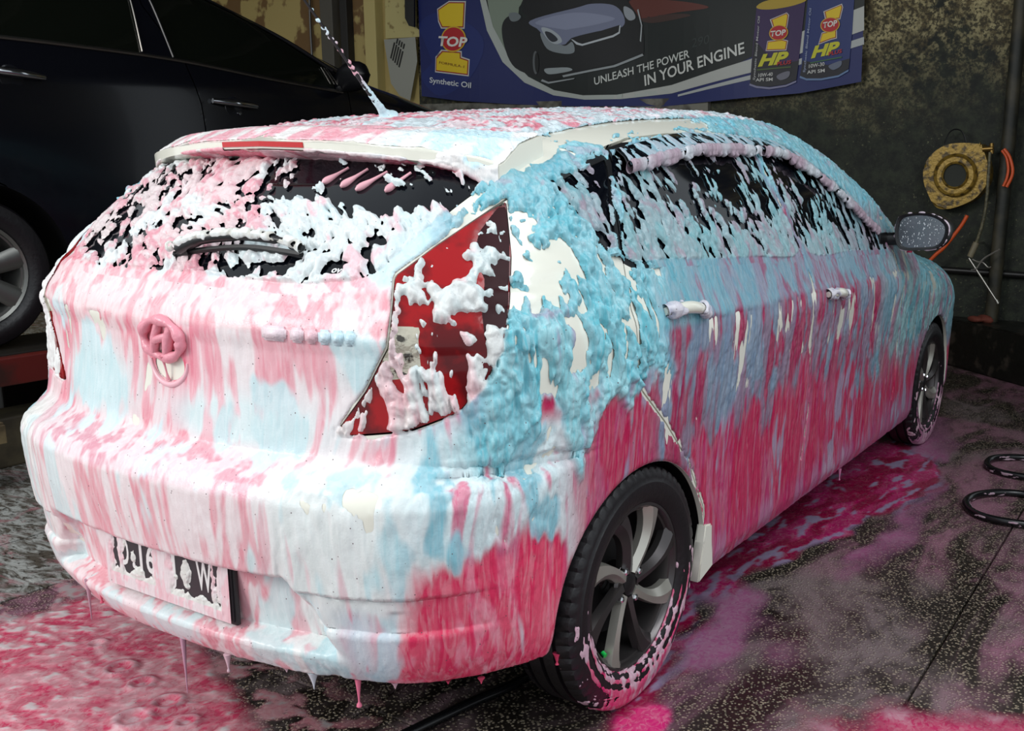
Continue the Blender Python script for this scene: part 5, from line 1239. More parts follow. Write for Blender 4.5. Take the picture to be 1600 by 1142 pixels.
def ban_text(s, p0, p1, h, layer, col, shear=0., bold=0., name='lettering'):
    a = Vector((p0[0], p0[1])); d = Vector((p1[0], p1[1]))-a; L_ = d.length; d /= L_; n = Vector((-d.y, d.x))
    o = text_mesh(name, s, 1.0, mat('ink_%d_%d_%d' % col, srgb(*col), .55), None, None, 0., bold, shear); vs_ = o.data.vertices; xs = [v.co.x for v in vs_]; k = L_/(max(xs)-min(xs)); x0 = min(xs)
    ky = h/max(.3, max(v.co.y for v in vs_))
    for v in vs_:
        q = a+d*((v.co.x-x0)*k)+n*(v.co.y*ky); v.co = Vector((q.x, ban_y(q.x, q.y)-.0018*layer, q.y))
    o.parent = BAN; o.matrix_parent_inverse = Matrix.Translation((2.4, -5.70, -2.3)); return o
def ell(c, r, n=36, rot=0.): return [(c[0]+r[0]*math.cos(t)*math.cos(rot)-r[1]*math.sin(t)*math.sin(rot), c[1]+r[0]*math.cos(t)*math.sin(rot)+r[1]*math.sin(t)*math.cos(rot)) for t in [2*math.pi*k/n for k in range(n)]]
def grow(pts, d):
    cx = sum(p[0] for p in pts)/len(pts); cz = sum(p[1] for p in pts)/len(pts); n = len(pts); out = []
    ar = sum(pts[i][0]*pts[(i+1) % n][1]-pts[(i+1) % n][0]*pts[i][1] for i in range(n)); sg = 1 if ar > 0 else -1
    for i in range(n):
        a, b, c = Vector(pts[i-1]), Vector(pts[i]), Vector(pts[(i+1) % n]); e1 = (b-a).normalized(); e2 = (c-b).normalized(); n1 = Vector((e1.y, -e1.x))*sg; n2 = Vector((e2.y, -e2.x))*sg; m = (n1+n2); m = m.normalized() if m.length > .1 else n1
        out.append(tuple(b+m*d/max(.5, m.dot(n1))))
    return out
PXM = .0042     # metres to a photo pixel on this wall, for lettering heights
ban_poly('banner_sheet', [(-4.396, 3.374), (-4.421, 2.416), (-4.419, 1.920), (-3.976, 1.868), (-3.415, 1.831), (-2.759, 1.805), (-1.919, 1.791), (-1.316, 1.832), (-0.806, 1.863), (-0.346, 1.931), (-0.353, 2.478), (-0.377, 2.978)], 0, (16, 30, 92))
ban_poly('print_swirl', [(-4.416, 2.524), (-4.096, 2.614), (-3.699, 2.382), (-3.826, 2.069), (-4.194, 1.916), (-4.412, 2.087), (-4.256, 2.246)], 1, (20, 38, 104), curve=True)
ban_poly('print_field', [(-3.679, 3.202), (-3.691, 2.693), (-3.621, 2.456), (-3.476, 2.216), (-3.276, 2.053), (-3.015, 1.943), (-2.696, 1.885), (-2.389, 1.883), (-1.865, 1.944), (-1.428, 2.035), (-1.069, 2.177), (-0.351, 2.435), (-0.372, 2.895)], 1, (15, 24, 22))
ban_poly('print_glow', [(-3.632, 2.894), (-3.619, 2.534), (-3.528, 2.322), (-3.409, 2.161), (-3.366, 2.315), (-3.456, 2.525), (-3.301, 2.628), (-3.226, 2.864)], 2, (128, 140, 124), curve=True)
ban_poly('print_streak', [(-2.247, 2.600), (-1.821, 2.563), (-1.548, 2.500), (-1.820, 2.480), (-2.217, 2.465)], 2, (96, 44, 34), curve=True)
ban_poly('print_streak', [(-2.159, 2.462), (-1.819, 2.470), (-1.709, 2.446), (-2.043, 2.417)], 2, (62, 40, 34), curve=True)
ban_poly('print_curve', [(-3.727, 3.207), (-3.726, 2.696), (-3.656, 2.442), (-3.497, 2.180), (-3.277, 2.006), (-2.983, 1.896), (-2.665, 1.854), (-2.329, 1.852), (-1.864, 1.886), (-1.865, 1.939), (-2.359, 1.887), (-2.684, 1.889), (-2.976, 1.937), (-3.237, 2.052), (-3.435, 2.224), (-3.593, 2.470), (-3.664, 2.692), (-3.659, 3.201)], 3, (172, 178, 172))
ban_poly('print_band', [(-2.389, 1.883), (-1.865, 1.949), (-1.195, 2.114), (-0.922, 2.251), (-0.351, 2.435), (-0.342, 2.274), (-0.916, 2.108), (-1.191, 2.018), (-1.864, 1.886), (-2.389, 1.853)], 3, (178, 180, 174))
ban_poly('print_band', [(-1.807, 1.876), (-1.191, 2.000), (-0.340, 2.231), (-0.337, 2.180), (-1.190, 1.968), (-1.807, 1.861)], 3, (170, 174, 172))
# the car printed on it
ban_poly('print_car', [(-3.498, 2.476), (-3.402, 2.553), (-3.204, 2.531), (-2.882, 2.740), (-2.395, 2.705), (-2.247, 2.562), (-2.141, 2.413), (-2.121, 2.235), (-2.155, 2.174), (-2.391, 2.125), (-2.759, 2.068), (-3.027, 2.004), (-3.118, 2.038), (-3.369, 2.128), (-3.474, 2.299)], 4, (14, 16, 18), curve=True)
ban_poly('print_car', [(-3.204, 2.496), (-2.758, 2.569), (-2.604, 2.594), (-2.406, 2.572), (-2.311, 2.490), (-2.322, 2.404), (-2.543, 2.381), (-2.790, 2.339), (-2.859, 2.292), (-2.999, 2.319), (-3.108, 2.415)], 5, (118, 124, 148), curve=True)
ban_poly('print_car', [(-3.101, 2.394), (-2.986, 2.338), (-2.859, 2.282), (-2.783, 2.309), (-2.765, 2.228), (-2.884, 2.223), (-3.038, 2.270)], 5, (128, 136, 140), curve=True)
ban_poly('print_car', [(-3.152, 2.478), (-2.758, 2.535), (-2.393, 2.475), (-2.543, 2.435), (-2.802, 2.409), (-2.884, 2.413)], 6, (138, 144, 168), curve=True)
ban_poly('print_car', [(-3.253, 2.766), (-2.605, 2.720), (-2.610, 2.599), (-2.946, 2.546), (-3.204, 2.506), (-3.282, 2.576)], 6, (10, 11, 14))
ban_poly('print_car', [(-3.088, 2.434), (-2.998, 2.419), (-2.909, 2.365), (-2.884, 2.313), (-2.960, 2.302), (-3.037, 2.351)], 6, (168, 176, 182), curve=True)
ban_poly('print_car', [(-3.050, 2.402), (-2.985, 2.388), (-2.922, 2.335), (-2.973, 2.317), (-3.024, 2.350)], 7, (40, 44, 52), curve=True)
ban_poly('print_car', [(-2.777, 2.328), (-2.345, 2.419), (-2.345, 2.376), (-2.404, 2.350), (-2.684, 2.294), (-2.727, 2.306)], 6, (12, 13, 15))
ban_poly('print_line', [(-2.777, 2.328), (-2.727, 2.301), (-2.684, 2.289), (-2.404, 2.345), (-2.351, 2.367), (-2.345, 2.415), (-2.334, 2.414), (-2.339, 2.356), (-2.398, 2.330), (-2.684, 2.274), (-2.740, 2.287), (-2.790, 2.329)], 7, (188, 194, 198))
ban_poly('print_car', [(-3.065, 2.108), (-2.936, 2.114), (-2.822, 2.110), (-2.784, 2.089), (-2.885, 2.072), (-3.027, 2.066)], 6, (150, 158, 160), curve=True)
ban_poly('print_car', [(-2.305, 2.556), (-2.229, 2.523), (-2.199, 2.464), (-2.252, 2.448), (-2.299, 2.489)], 6, (150, 156, 162), curve=True)
ban_poly('print_line', [(-2.171, 2.529), (-2.135, 2.403), (-2.145, 2.280), (-2.157, 2.290), (-2.146, 2.404), (-2.183, 2.520)], 6, (164, 170, 172))
ban_poly('print_line', [(-2.885, 2.051), (-2.391, 2.115), (-2.132, 2.193), (-2.120, 2.178), (-2.379, 2.100), (-2.873, 2.036)], 6, (150, 156, 158))
ban_poly('print_line', [(-3.092, 2.027), (-3.027, 2.004), (-2.759, 2.027), (-2.771, 2.018), (-3.027, 1.989), (-3.105, 2.012)], 6, (150, 156, 158))
ban_poly('print_wheel', ell([(-3.156, 2.162)][0], (7*PXM, 22*PXM)), 6, (92, 96, 98)); ban_poly('print_wheel', ell([(-3.143, 2.162)][0], (5*PXM, 19*PXM)), 7, (18, 19, 20))
ban_poly('print_mirror', [(-3.422, 2.564), (-3.349, 2.570), (-3.296, 2.536), (-3.336, 2.503), (-3.403, 2.507)], 6, (110, 118, 120), curve=True)
# emblem: a figure one with a red oval
def one_logo(up, base, oc, orr, layer, edge, rot=0.):
    for k, (d, c) in enumerate(((edge*2.1, (196, 196, 190)), (edge, (150, 24, 26)), (0, (222, 190, 26)))):
        for p in (up, base): ban_poly('print_emblem', grow(p, d), layer+k, c)
    ban_poly('print_emblem', ell(oc, (orr[0]*1.1, orr[1]*1.12), rot=rot), layer+3, (206, 170, 40)); ban_poly('print_emblem', ell(oc, orr, rot=rot), layer+4, (178, 24, 32))
one_logo([(-4.168, 2.634), (-4.051, 2.685), (-3.894, 2.675), (-3.907, 2.487), (-4.129, 2.499), (-4.128, 2.541), (-4.091, 2.560), (-4.163, 2.559)], [(-4.137, 2.284), (-3.942, 2.266), (-3.943, 2.223), (-3.858, 2.198), (-3.868, 2.092), (-4.223, 2.136), (-4.212, 2.233), (-4.138, 2.241)], [(-4.010, 2.386)][0], (30*PXM, 23*PXM), 2, 2.2*PXM)
ban_text('TOP', *[(-4.179, 2.340), (-3.855, 2.315)], 19*PXM, 8, (226, 222, 214), .15, .03)
ban_text('FORMULA-1', *[(-4.184, 2.189), (-3.896, 2.141)], 5*PXM, 6, (120, 60, 20))
ban_text('Synthetic Oil', *[(-4.316, 2.034), (-3.829, 1.973)], 11*PXM, 3, (206, 210, 214), .0, .015)
ban_text('UNLEASH THE POWER', *[(-2.566, 1.967), (-1.702, 2.147)], 14*PXM, 5, (202, 206, 200), .12, .012)
ban_text('IN YOUR ENGINE', *[(-2.106, 1.950), (-1.233, 2.161)], 19*PXM, 5, (208, 210, 204), .12, .016)
ban_text('290', *[(-1.687, 2.217), (-1.530, 2.242)], 15*PXM, 2, (44, 52, 50), .2)
# two oil cans
def can(o, body, panel_, lidc, lid, visc, dx, dz, hp, vt):
    ban_poly('print_can', o, 5, body); ban_poly('print_can', panel_, 6, (20, 20, 30))
    ban_poly('print_lid', lid, 6, (178, 150, 48), curve=True)
can([(-1.162, 2.486), (-0.970, 2.465), (-0.781, 2.497), (-0.804, 2.245), (-0.830, 1.958), (-0.908, 1.928), (-1.034, 1.914), (-1.136, 1.921), (-1.189, 1.940), (-1.178, 2.218)], (52, 30, 78), [(-1.169, 2.253), (-1.178, 2.082), (-1.189, 1.940), (-1.136, 1.921), (-1.034, 1.914), (-0.908, 1.928), (-0.830, 1.958), (-0.816, 2.091), (-0.989, 2.066)], None, [(-1.162, 2.481), (-1.102, 2.513), (-0.958, 2.530), (-0.797, 2.532), (-0.776, 2.496), (-0.882, 2.468), (-1.030, 2.455), (-1.131, 2.461)], None, 0, 0, None, None)
can([(-0.760, 2.556), (-0.597, 2.528), (-0.421, 2.550), (-0.425, 2.270), (-0.439, 2.021), (-0.512, 1.979), (-0.640, 1.961), (-0.752, 1.964), (-0.802, 1.984), (-0.779, 2.244)], (24, 44, 104), [(-0.787, 2.090), (-0.802, 1.984), (-0.752, 1.964), (-0.640, 1.961), (-0.512, 1.979), (-0.439, 2.021), (-0.433, 2.090), (-0.597, 2.052)], None, [(-0.760, 2.564), (-0.647, 2.599), (-0.461, 2.603), (-0.422, 2.558), (-0.550, 2.533), (-0.692, 2.534)], None, 0, 0, None, None)
ban_poly('print_rim', [(-1.189, 1.940), (-1.136, 1.921), (-1.033, 1.909), (-0.908, 1.924), (-0.830, 1.953), (-0.829, 1.940), (-0.908, 1.910), (-1.033, 1.895), (-1.136, 1.907), (-1.193, 1.927)], 7, (120, 120, 150)); ban_poly('print_rim', [(-0.802, 1.984), (-0.752, 1.964), (-0.640, 1.961), (-0.512, 1.979), (-0.439, 2.016), (-0.438, 2.003), (-0.511, 1.966), (-0.639, 1.948), (-0.751, 1.951), (-0.806, 1.970)], 7, (96, 122, 160))
one_logo([(-1.032, 2.380), (-0.924, 2.414), (-0.914, 2.404), (-0.925, 2.330), (-1.015, 2.335), (-1.011, 2.361)], [(-1.056, 2.226), (-0.951, 2.234), (-0.916, 2.224), (-0.924, 2.175), (-1.064, 2.177)], [(-0.978, 2.289)][0], (16*PXM, 11.5*PXM), 7, 1.2*PXM)
one_logo([(-0.624, 2.409), (-0.513, 2.445), (-0.508, 2.432), (-0.523, 2.365), (-0.612, 2.366), (-0.608, 2.387)], [(-0.640, 2.263), (-0.546, 2.280), (-0.544, 2.237), (-0.582, 2.230), (-0.657, 2.207)], [(-0.586, 2.321)][0], (15.5*PXM, 11*PXM), 7, 1.2*PXM)
ban_text('TOP', *[(-1.037, 2.265), (-0.918, 2.272)], 9*PXM, 13, (220, 214, 206), .15, .03); ban_text('TOP', *[(-0.633, 2.302), (-0.529, 2.314)], 9*PXM, 13, (220, 214, 206), .15, .03)
ban_text('HP', *[(-1.131, 2.062), (-0.890, 2.080)], 19*PXM, 8, (196, 192, 36), .35, .05); ban_text('HP', *[(-0.724, 2.105), (-0.501, 2.136)], 18*PXM, 8, (196, 192, 36), .35, .05)
ban_text('PLUS', *[(-0.984, 2.061), (-0.870, 2.071)], 6*PXM, 10, (170, 30, 40), .2, .03); ban_text('PLUS', *[(-0.590, 2.113), (-0.487, 2.131)], 6*PXM, 10, (170, 30, 40), .2, .03)
ban_text('10W-40', *[(-1.123, 1.984), (-1.011, 1.990)], 6*PXM, 9, (190, 190, 186), .1, .02); ban_text('API SM', *[(-1.143, 1.953), (-1.010, 1.954)], 5.5*PXM, 9, (190, 190, 186), .0, .02)
ban_text('10W-30', *[(-0.736, 2.035), (-0.616, 2.048)], 6*PXM, 9, (190, 190, 186), .1, .02); ban_text('API SM', *[(-0.748, 1.995), (-0.613, 2.004)], 5.5*PXM, 9, (190, 190, 186), .0, .02)
ban_text('Synthetic Blend Motor Oil', *[(-1.148, 1.962), (-1.129, 2.412)], 4*PXM, 9, (178, 178, 176), .1, .01); ban_text('Synthetic Blend Motor Oil', *[(-0.763, 2.005), (-0.730, 2.442)], 4*PXM, 9, (150, 160, 186), .1, .01)
ban_poly('print_eye', [(-0.981, 1.985), (-0.937, 2.010), (-0.882, 2.017), (-0.890, 1.977), (-0.950, 1.957)], 9, (104, 104, 116), curve=True); ban_poly('print_eye', [(-0.587, 2.043), (-0.545, 2.063), (-0.493, 2.075), (-0.496, 2.040), (-0.552, 2.016)], 9, (96, 104, 122), curve=True)
ban_poly('print_stripe', [(-1.135, 2.039), (-0.874, 2.053), (-0.873, 2.044), (-1.135, 2.030)], 9, (70, 92, 40)); ban_poly('print_stripe', [(-0.728, 2.074), (-0.490, 2.105), (-0.490, 2.096), (-0.727, 2.065)], 9, (52, 96, 60))
# cream sheet with barred lettering, at the left of the banner
PO = tag(empty('wall_poster', (-4.7, 5.70, 2.1)), 'curled pale grey poster with slanted black barred lettering, left of the banner', 'poster')
def sheet(name, pts, y, m, dep=.004, par=None, org=None):
    bm = bmesh.new(); add_poly(bm, [(a, y, b) for a, b in pts], (0, dep, 0)); o = bm_obj(name, bm, m, par)
    if par: o.matrix_parent_inverse = Matrix.Translation(-Vector(org))
    return o
sheet('paper', [(-4.851, 2.425), (-4.473, 2.429), (-4.459, 2.221), (-4.558, 1.884), (-4.680, 1.926), (-4.784, 2.041)], 5.69, mat('poster_grey', srgb(150, 150, 140), .7), .004, PO, (-4.7, 5.70, 2.1))
for k in range(5): sheet('black_bar', [(a+.024*k, b-.020*k) for a, b in [(-4.728, 2.397), (-4.712, 2.391), (-4.766, 2.254), (-4.781, 2.260)]], 5.687, BLACKP, .002, PO, (-4.7, 5.70, 2.1))
for k in range(4): sheet('black_bar', [(a+.026*k, b-.016*k) for a, b in [(-4.687, 2.429), (-4.672, 2.422), (-4.690, 2.379), (-4.705, 2.385)]], 5.687, BLACKP, .002, PO, (-4.7, 5.70, 2.1))
tag(sheet('cream_board', [(-4.840, 3.095), (-4.476, 3.065), (-4.499, 2.529), (-4.426, 2.471), (-4.428, 2.433), (-4.859, 2.437)], 5.72, mat('cream_board_paint', srgb(184, 172, 116), .7, mix=(srgb(130, 112, 66), 9, .60, .03)), .02), 'cream painted board with peeling spots above the barred poster', 'board')
tag(sheet('black_strap', [(-4.513, 3.068), (-4.401, 3.059), (-4.425, 2.503), (-4.484, 2.517), (-4.527, 2.585)], 5.625, BLACKP, .02), 'black strap hanging at the top left corner of the banner', 'strap')

# hose reel, wand, hoses -------------------------------------------
RY = 5.60
GOLD = mat('worn_gold_paint', srgb(150, 122, 52), .42, metal=.35, mix=(srgb(72, 58, 30), 26, .56, .07), bump=(50, .4, 4))
RE = tag(empty('hose_reel', (.32, RY, 1.3)), 'worn gold hose reel casing hung on the mouldy wall', 'hose reel')
def re_child(o): o.parent = RE; o.matrix_parent_inverse = Matrix.Translation((-.32, -RY, -1.3)); return o
oc_ = [(0.368, 1.299)][0]; K_ = .00365
bm = bmesh.new(); add_poly(bm, [(p.x, RY, p.y) for p in spline([(a, b, 0) for a, b in [(0.407, 1.512), (0.507, 1.504), (0.525, 1.492), (0.575, 1.368), (0.582, 1.277), (0.550, 1.202), (0.481, 1.133), (0.349, 1.078), (0.250, 1.083), (0.192, 1.172), (0.156, 1.257), (0.153, 1.359), (0.212, 1.449), (0.299, 1.500)]], 4, True)], (0, .148, 0))
bmesh.ops.bevel(bm, geom=[e for e in bm.edges if all(abs(v.co.y-RY) < 1e-5 for v in e.verts)], offset=.016, segments=3, affect='EDGES'); re_child(bm_obj('casing', bm, GOLD, None, True, 50))
re_child(lathe('flange', [(RY+.02, 40*K_), (RY-.022, 39*K_), (RY-.030, 37*K_), (RY-.014, 33*K_), (RY-.014, 25*K_), (RY-.032, 22.5*K_), (RY-.026, 20.8*K_), (RY+.03, 20*K_)], GOLD, None, 'Y', (oc_[0], 0, oc_[1]), 56))
re_child(lathe('hub_recess', [(RY-.008, 20.6*K_), (RY-.006, 10*K_), (RY-.006, .001)], mat('reel_dark', srgb(30, 34, 26), .7), None, 'Y', (oc_[0], 0, oc_[1]), 40))
re_child(tube('hanger_wire', spline([(a, RY+.05, b) for a, b in [(0.268, 1.508), (0.293, 1.575), (0.325, 1.600), (0.368, 1.595), (0.395, 1.558), (0.412, 1.508)]], 5), .005, BLACKP, None, 6))
re_child(tube('brass_fitting', [(a, RY-.01, b) for a, b in [(0.534, 1.471), (0.599, 1.476)]], .018, mat('brass', srgb(140, 112, 60), .35, metal=.8), None, 10))
re_child(tube('brass_fitting', [(a, RY-.01, b) for a, b in [(0.589, 1.509), (0.594, 1.443)]], .014, MATS['brass'], None, 10))
wnd = tag(empty('spray_wand', (.5, RY, .9)), 'bent spray wand with a thin steel lance hanging below the gold hose reel', 'spray wand')
def w_child(o): o.parent = wnd; o.matrix_parent_inverse = Matrix.Translation((-.5, -RY, -.9)); return o
HO = mat('mouldy_hose', srgb(104, 98, 72), .55, mix=(srgb(60, 58, 42), 40, .5, .1)); STL = mat('bright_steel', srgb(186, 182, 172), .3, metal=.9)
w_child(tube('hose', spline([(a, RY-.065, b) for a, b in [(0.593, 1.451), (0.594, 1.336), (0.594, 1.119), (0.576, 0.967), (0.547, 0.855)]], 8), .011, HO, None, 10))
w_child(tube('wall_hook', [(a, y_, b) for (a, b), y_ in zip([(0.547, 0.855), (0.547, 0.855)], (RY-.065, 5.75))], .008, STL, None, 8))
w_child(tube('grip', [(a, RY-.065, b) for a, b in [(0.551, 0.864), (0.516, 0.768)]], .021, mat('grip_grey', srgb(120, 112, 90), .5), None, 10))
w_child(tube('lance', [(a, RY-.08, b) for a, b in [(0.512, 0.759), (0.717, 0.480)]], .008, STL, None, 8)); w_child(tube('lance_tip', [(a, RY-.08, b) for a, b in [(0.708, 0.496), (0.722, 0.471)]], .013, STL, None, 8))
w_child(tube('lever', spline([(a, RY-.09, b) for a, b in [(0.538, 0.752), (0.585, 0.737), (0.624, 0.774), (0.710, 0.829)]], 4), .006, STL, None, 6)); w_child(tube('lever', spline([(a, RY-.09, b) for a, b in [(0.535, 0.683), (0.568, 0.693), (0.598, 0.738), (0.642, 0.706), (0.662, 0.712)]], 4), .005, STL, None, 6))
ORG = mat('orange_hose', srgb(206, 82, 34), .4)
tag(tube('air_hose', spline([(a, 5.575, b) for a, b in [(0.672, 1.472), (0.708, 1.427), (0.734, 1.354), (0.734, 1.297), (0.707, 1.230)]], 6), .011, ORG, None, 8), 'orange hose loop hanging right of the gold reel, outer one', 'hose', 'orange hose loops on the wall')
tag(tube('air_hose', spline([(a, 5.59, b) for a, b in [(0.657, 1.464), (0.689, 1.419), (0.706, 1.345), (0.700, 1.280), (0.683, 1.234)]], 6), .010, ORG, None, 8), 'orange hose loop hanging right of the gold reel, inner one', 'hose', 'orange hose loops on the wall')
tag(tube('air_hose', spline([(a, 5.55, b) for a, b in [(0.475, 1.039), (0.446, 0.979), (0.400, 0.908), (0.337, 0.819), (0.272, 0.754), (0.217, 0.663), (0.187, 0.438), (0.190, 0.122), (0.208, -0.022)]], 6), .013, ORG, None, 8), 'long orange hose slanting down behind the door mirror', 'hose')
tag(tube('wall_pipe', [(-.2, 5.70, .66), (2.2, 5.70, .64)], .022, mat('pipe_black', srgb(26, 25, 24), .4), None, 10), 'thin black horizontal pipe along the foot of the mouldy wall', 'pipe')
for nm, px_, lab in (('scrap_rag', (1516,506), 'small red-brown rag lying on the low dark ledge'),):
    q = [(0.567, 0.342)][0]; bm = bmesh.new(); bmesh.ops.create_icosphere(bm, subdivisions=3, radius=.05)
    for v in bm.verts: v.co = Vector((v.co.x*1.5, v.co.y, v.co.z*.5))*(1+.3*math.sin(v.co.x*90+v.co.y*70))
    o = tag(bm_obj(nm, bm, mat('rag_red', srgb(110, 52, 38), .8), None, True), lab, 'rag'); o.location = (.62, 5.56, .352)

# ---------------------------------------------------------------- hoses and foam on the floor
WETB = mat('wet_black_hose', srgb(16, 16, 18), .25)
tag(tube('black_hose', spline([(.30, -.30, .0135), (.40, .22, .0135), (.455, .48, .0135), (.50, .68, .0135), (.52, 1.2, .0135), (.40, 2.2, .0135), (.1, 3.0, .0135)], 10), .0135, WETB, None, 12), 'thick black hose running under the hatchback beside its rear wheel', 'hose')
def loop(c, r, lab, seed):
    pts = [(c[0]+r*math.cos(t)*(1+.03*math.sin(2*t+seed)), c[1]+r*math.sin(t)*(1+.04*math.cos(3*t+seed)), .0165+.002*math.sin(t*3)) for t in [2*math.pi*k/64 for k in range(64)]]
    o = tag(tube('hose_loop', pts, .015, WETB, None, 12, True), lab, 'hose')
    P = np.array(pts); P = np.array([tuple(p) for p in spline(P, 6, True)]); nu = len(P); nv = 18; th = np.linspace(-.6, 3.7, nv); u = P-np.array([c[0], c[1], .0165]); u[:, 2] = 0; u /= np.linalg.norm(u, axis=1)[:, None]
    nor = u[:, None]*np.cos(th)[None, :, None]+np.array([0, 0, 1.])*np.sin(th)[None, :, None]; pos = P[:, None]+nor*.0155
    b = fbm(pos.reshape(-1, 3), (16, 16, 60), seed, 3).reshape(nu, nv); fld = -.22+1.0*b-.5*(np.sin(th) > .6)[None]; e = np.sqrt(sst(0, .3, fld))
    sheet_foam('foam', o, pos, nor, fld, (2*e+4*e*np.abs(b))*1e-3, np.broadcast_to(S(176, 150, 162), pos.shape))
loop((1.37, 2.71), .195, 'black hose loop on the wet floor, the nearer of two', 1.); loop((1.30, 3.31), .165, 'black hose loop on the wet floor, the farther of two', 2.)

def film_material():
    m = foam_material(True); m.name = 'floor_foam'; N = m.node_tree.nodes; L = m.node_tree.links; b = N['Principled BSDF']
    at = [n for n in N if n.type == 'ATTRIBUTE'][0]; L.new(at.outputs['Alpha'], b.inputs['Alpha']); b.inputs['Roughness'].default_value = .25
    for n in N:
        if n.type == 'BUMP': n.inputs['Strength'].default_value = .25
    return m
FILM = film_material()
def pool(name, lab, x0, x1, y0, y1, step, fn):
    nx, ny = int((x1-x0)/step)+1, int((y1-y0)/step)+1; X, Y = np.meshgrid(np.linspace(x0, x1, nx), np.linspace(y0, y1, ny), indexing='ij'); P = np.stack([X, Y, X*0], -1).reshape(-1, 3)
    fld, h, col, al = fn(P, X.ravel(), Y.ravel()); V = P.copy(); V[:, 2] = .0012+h; I = np.arange(nx*ny).reshape(nx, ny)
    q = np.stack([I[:-1, :-1], I[1:, :-1], I[1:, 1:], I[:-1, 1:]], -1).reshape(-1, 4); T = np.concatenate([q[:, :3], q[:, [0, 2, 3]]]); A = np.concatenate([fld[:, None], col, al[:, None]], 1)
    T = T[(A[T][:, :, 0] > 0).any(1)]; V, A, T = split(V, A, T, 0, 0.); T = T[A[T][:, :, 0].mean(1) > 0]; V, A, T = compact(V, A, T)
    o = mesh_np(name, V, T, FILM, col=A[:, 1:4], alpha=np.clip(A[:, 4], 0, 1)); tag(o, lab, 'foam', kind='stuff'); return o
def craters(P, cs):
    h = np.zeros(len(P)); rings = np.zeros(len(P)); w = np.zeros(len(P))
    for cx, cy, r in cs:
        d = np.hypot(P[:, 0]-cx, (P[:, 1]-cy))/r; h += r*(.20*np.exp(-((d-.85)/.28)**2)-.16*np.exp(-(d/.55)**2)); rings += np.sin(d*9)*np.exp(-(d/2.2)**2); w = np.maximum(w, np.exp(-(d/1.9)**2))
    return h, rings, w
def right_pool(P, x, y):
    W = P+np.stack([.10*perlin(P, (3, 2.2, 1), 1), .10*perlin(P, (3, 2.2, 1), 5), 0*x], -1)
    edge = np.interp(y, [.2, .45, .72, 1.05, 1.37, 1.83, 2.1, 2.56, 2.92, 3.2, 3.5, 4.0], [.80, .92, .88, .75, .69, .80, .88, .97, 1.02, .92, .70, .5])
    d = edge-x+.09*fbm(W, (5, 4, 1), 3, 3); inn = x-np.interp(y, [.2, .5, .9, 1.3, 2.2, 3.3], [.86, .84, .58, .50, .45, .50])+.05*perlin(W, (6, 6, 1), 2)
    sw = fbm(W, (9, 3.2, 1), 8, 4); sv = fbm(W, (22, 7, 1), 4, 3)
    hc, rings, cw = craters(P, [(.60+.03*math.sin(k*2.3), 1.25+k*.16, .035+.012*math.sin(k*1.7)) for k in range(14)])
    core = sst(0., .05, d)*sst(0, .04, inn); veil = sst(-.42, -.02, d)*sst(-.02, .06, inn)
    strk = sst(-.12, .22, fbm(W, (3.2, 1.5, 1), 30, 3)+.3*sw)
    al = np.maximum(core*(.78+.22*sst(-.2, .2, sv)), veil*strk*.80); al = np.maximum(al, 0)
    spl = np.exp(-((x-.86)/.06)**2-((y-.64)/.10)**2)*sst(-.5, .3, fbm(W, (14, 14, 1), 12, 3)+.25); al = np.maximum(al, sst(.25, .5, spl))
    a = sst(-.10, .16, sw+.10*rings*cw); b = sst(.02, .20, sv+.35*sst(.10, -.04, d)-.12)
    col = S(150, 22, 68)+(S(186, 52, 108)-S(150, 22, 68))*a[:, None]; col = col+(S(150, 148, 176)-col)*(b*.8)[:, None]
    out = sst(.04, -.06, d)[:, None]; col = col*(1-out)+S(176, 116, 150)*out
    sp2 = sst(.2, .5, spl)[:, None]; col = col*(1-sp2)+S(222, 66, 128)*sp2
    h = core*(.002+.0014*sw+.0012*sv+.6*hc*.4+.0010*rings*cw)+.004*spl*(1+sw)
    return al-.03, np.maximum(h, 0), np.clip(col, 0, .95), al
pool('foam_puddle', 'deep pink foam pool with blue veins on the floor beside the hatchback flank', .40, 1.75, .25, 4.1, .0085, right_pool)
LP = [(-0.451, 0.165), (-0.333, 0.147), (-0.194, 0.123), (-0.196, 0.034), (-0.635, 0.216), (-0.078, 0.092), (-0.148, 0.157)]
POOLL = [(-1.293, -0.187), (-0.994, 0.150), (-0.938, 0.281), (-0.950, 0.405), (-0.719, 0.388), (-0.407, 0.343), (-0.233, 0.283), (-0.122, 0.218), (0.129, 0.121), (0.346, -0.021), (-0.474, -0.596)]
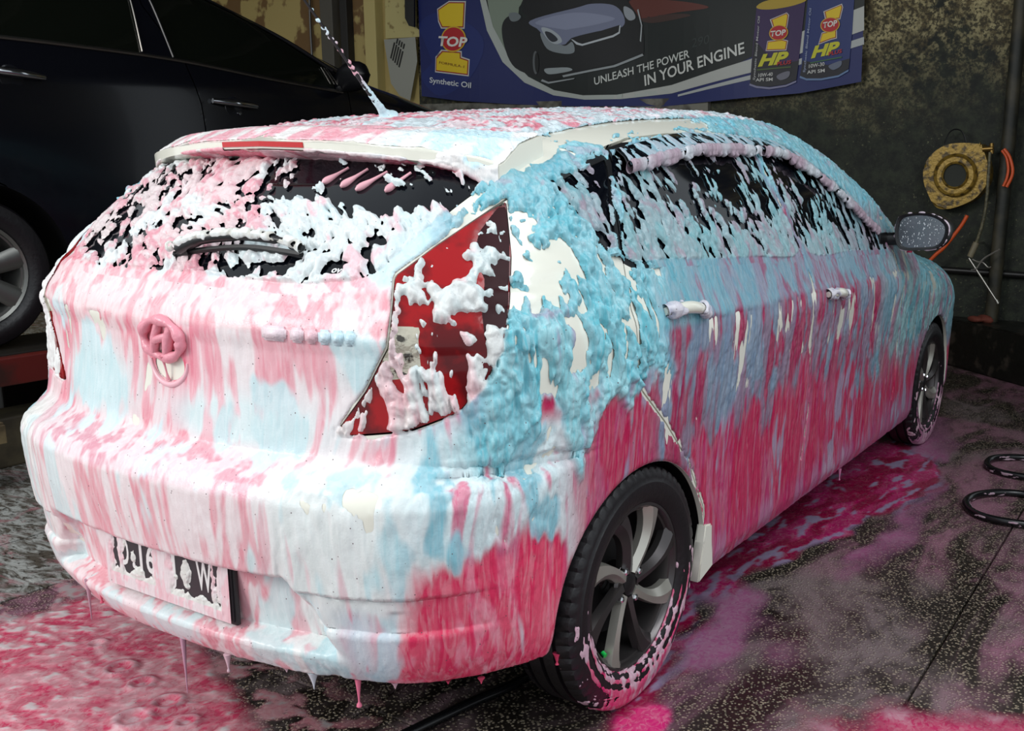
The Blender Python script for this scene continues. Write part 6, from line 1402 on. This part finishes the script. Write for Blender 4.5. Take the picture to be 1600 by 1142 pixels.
def left_pool(P, x, y):
    W = P+np.stack([.06*perlin(P, (5, 5, 1), 1), .06*perlin(P, (5, 5, 1), 5), 0*x], -1)
    d = -poly_sd(P[:, :2], POOLL, False)+.05*fbm(W, (7, 7, 1), 2, 3)
    hc, rings, cw = craters(P, [(a, b, r) for (a, b), r in zip(LP, (.040, .034, .038, .045, .026, .03, .012))])
    sw = fbm(W, (9, 14, 1), 8, 4); sv = fbm(W, (24, 34, 1), 4, 3); lft = sst(.35, 1.0, -x-.35*(y+.3))
    al = sst(-.05, .03, d)*(.80+.2*sst(-.1, .1, sv)); al = np.maximum(al, .55*sst(-.40, -.05, d)*sst(.02, .25, sw+.3*sv))
    blob = sst(.10, .30, sv-.10+.22*lft+.4*(sw)*lft)*(1-cw)
    a = sst(-.15, .2, sw+.15*rings*cw)
    col = S(216, 112, 132)+(S(226, 160, 170)-S(216, 112, 132))*a[:, None]; col = col+(S(214, 186, 194)-col)*(np.clip(rings, 0, 1)*cw*.75)[:, None]; col = col+(S(206, 216, 214)-col)*(blob*.7)[:, None]
    h = al*(.003+.001*sw)+.0018*blob*sst(-.05, .03, d)+np.maximum(hc, -.002)*sst(0, .05, d)
    return al-.04, np.maximum(h, 0), np.clip(col, 0, .95), al
pool('foam_puddle', 'pink foam pool with drip craters and white clots under the rear bumper', -1.6, .75, -1.0, .62, .0075, left_pool)

def corner_pool(P, x, y):
    W = P+np.stack([.06*perlin(P, (4, 4, 1), 1), .06*perlin(P, (4, 4, 1), 5), 0*x], -1); sw = fbm(W, (7, 7, 1), 3, 4)
    d = .16-np.abs((y-.98)-.45*(x-1.55))+.10*sw; al = sst(-.02, .12, d)*sst(1.12, 1.40, x+.2*sw)*sst(2.1, 1.9, x)*.85
    col = S(204, 84, 118)+(S(206, 140, 158)-S(204, 84, 118))*sst(-.1, .2, sw)[:, None]
    return al-.03, al*.0018, col, al
pool('foam_puddle', 'thin rosy foam film on the open floor, far from both cars', 1.05, 2.2, .55, 1.55, .009, corner_pool)
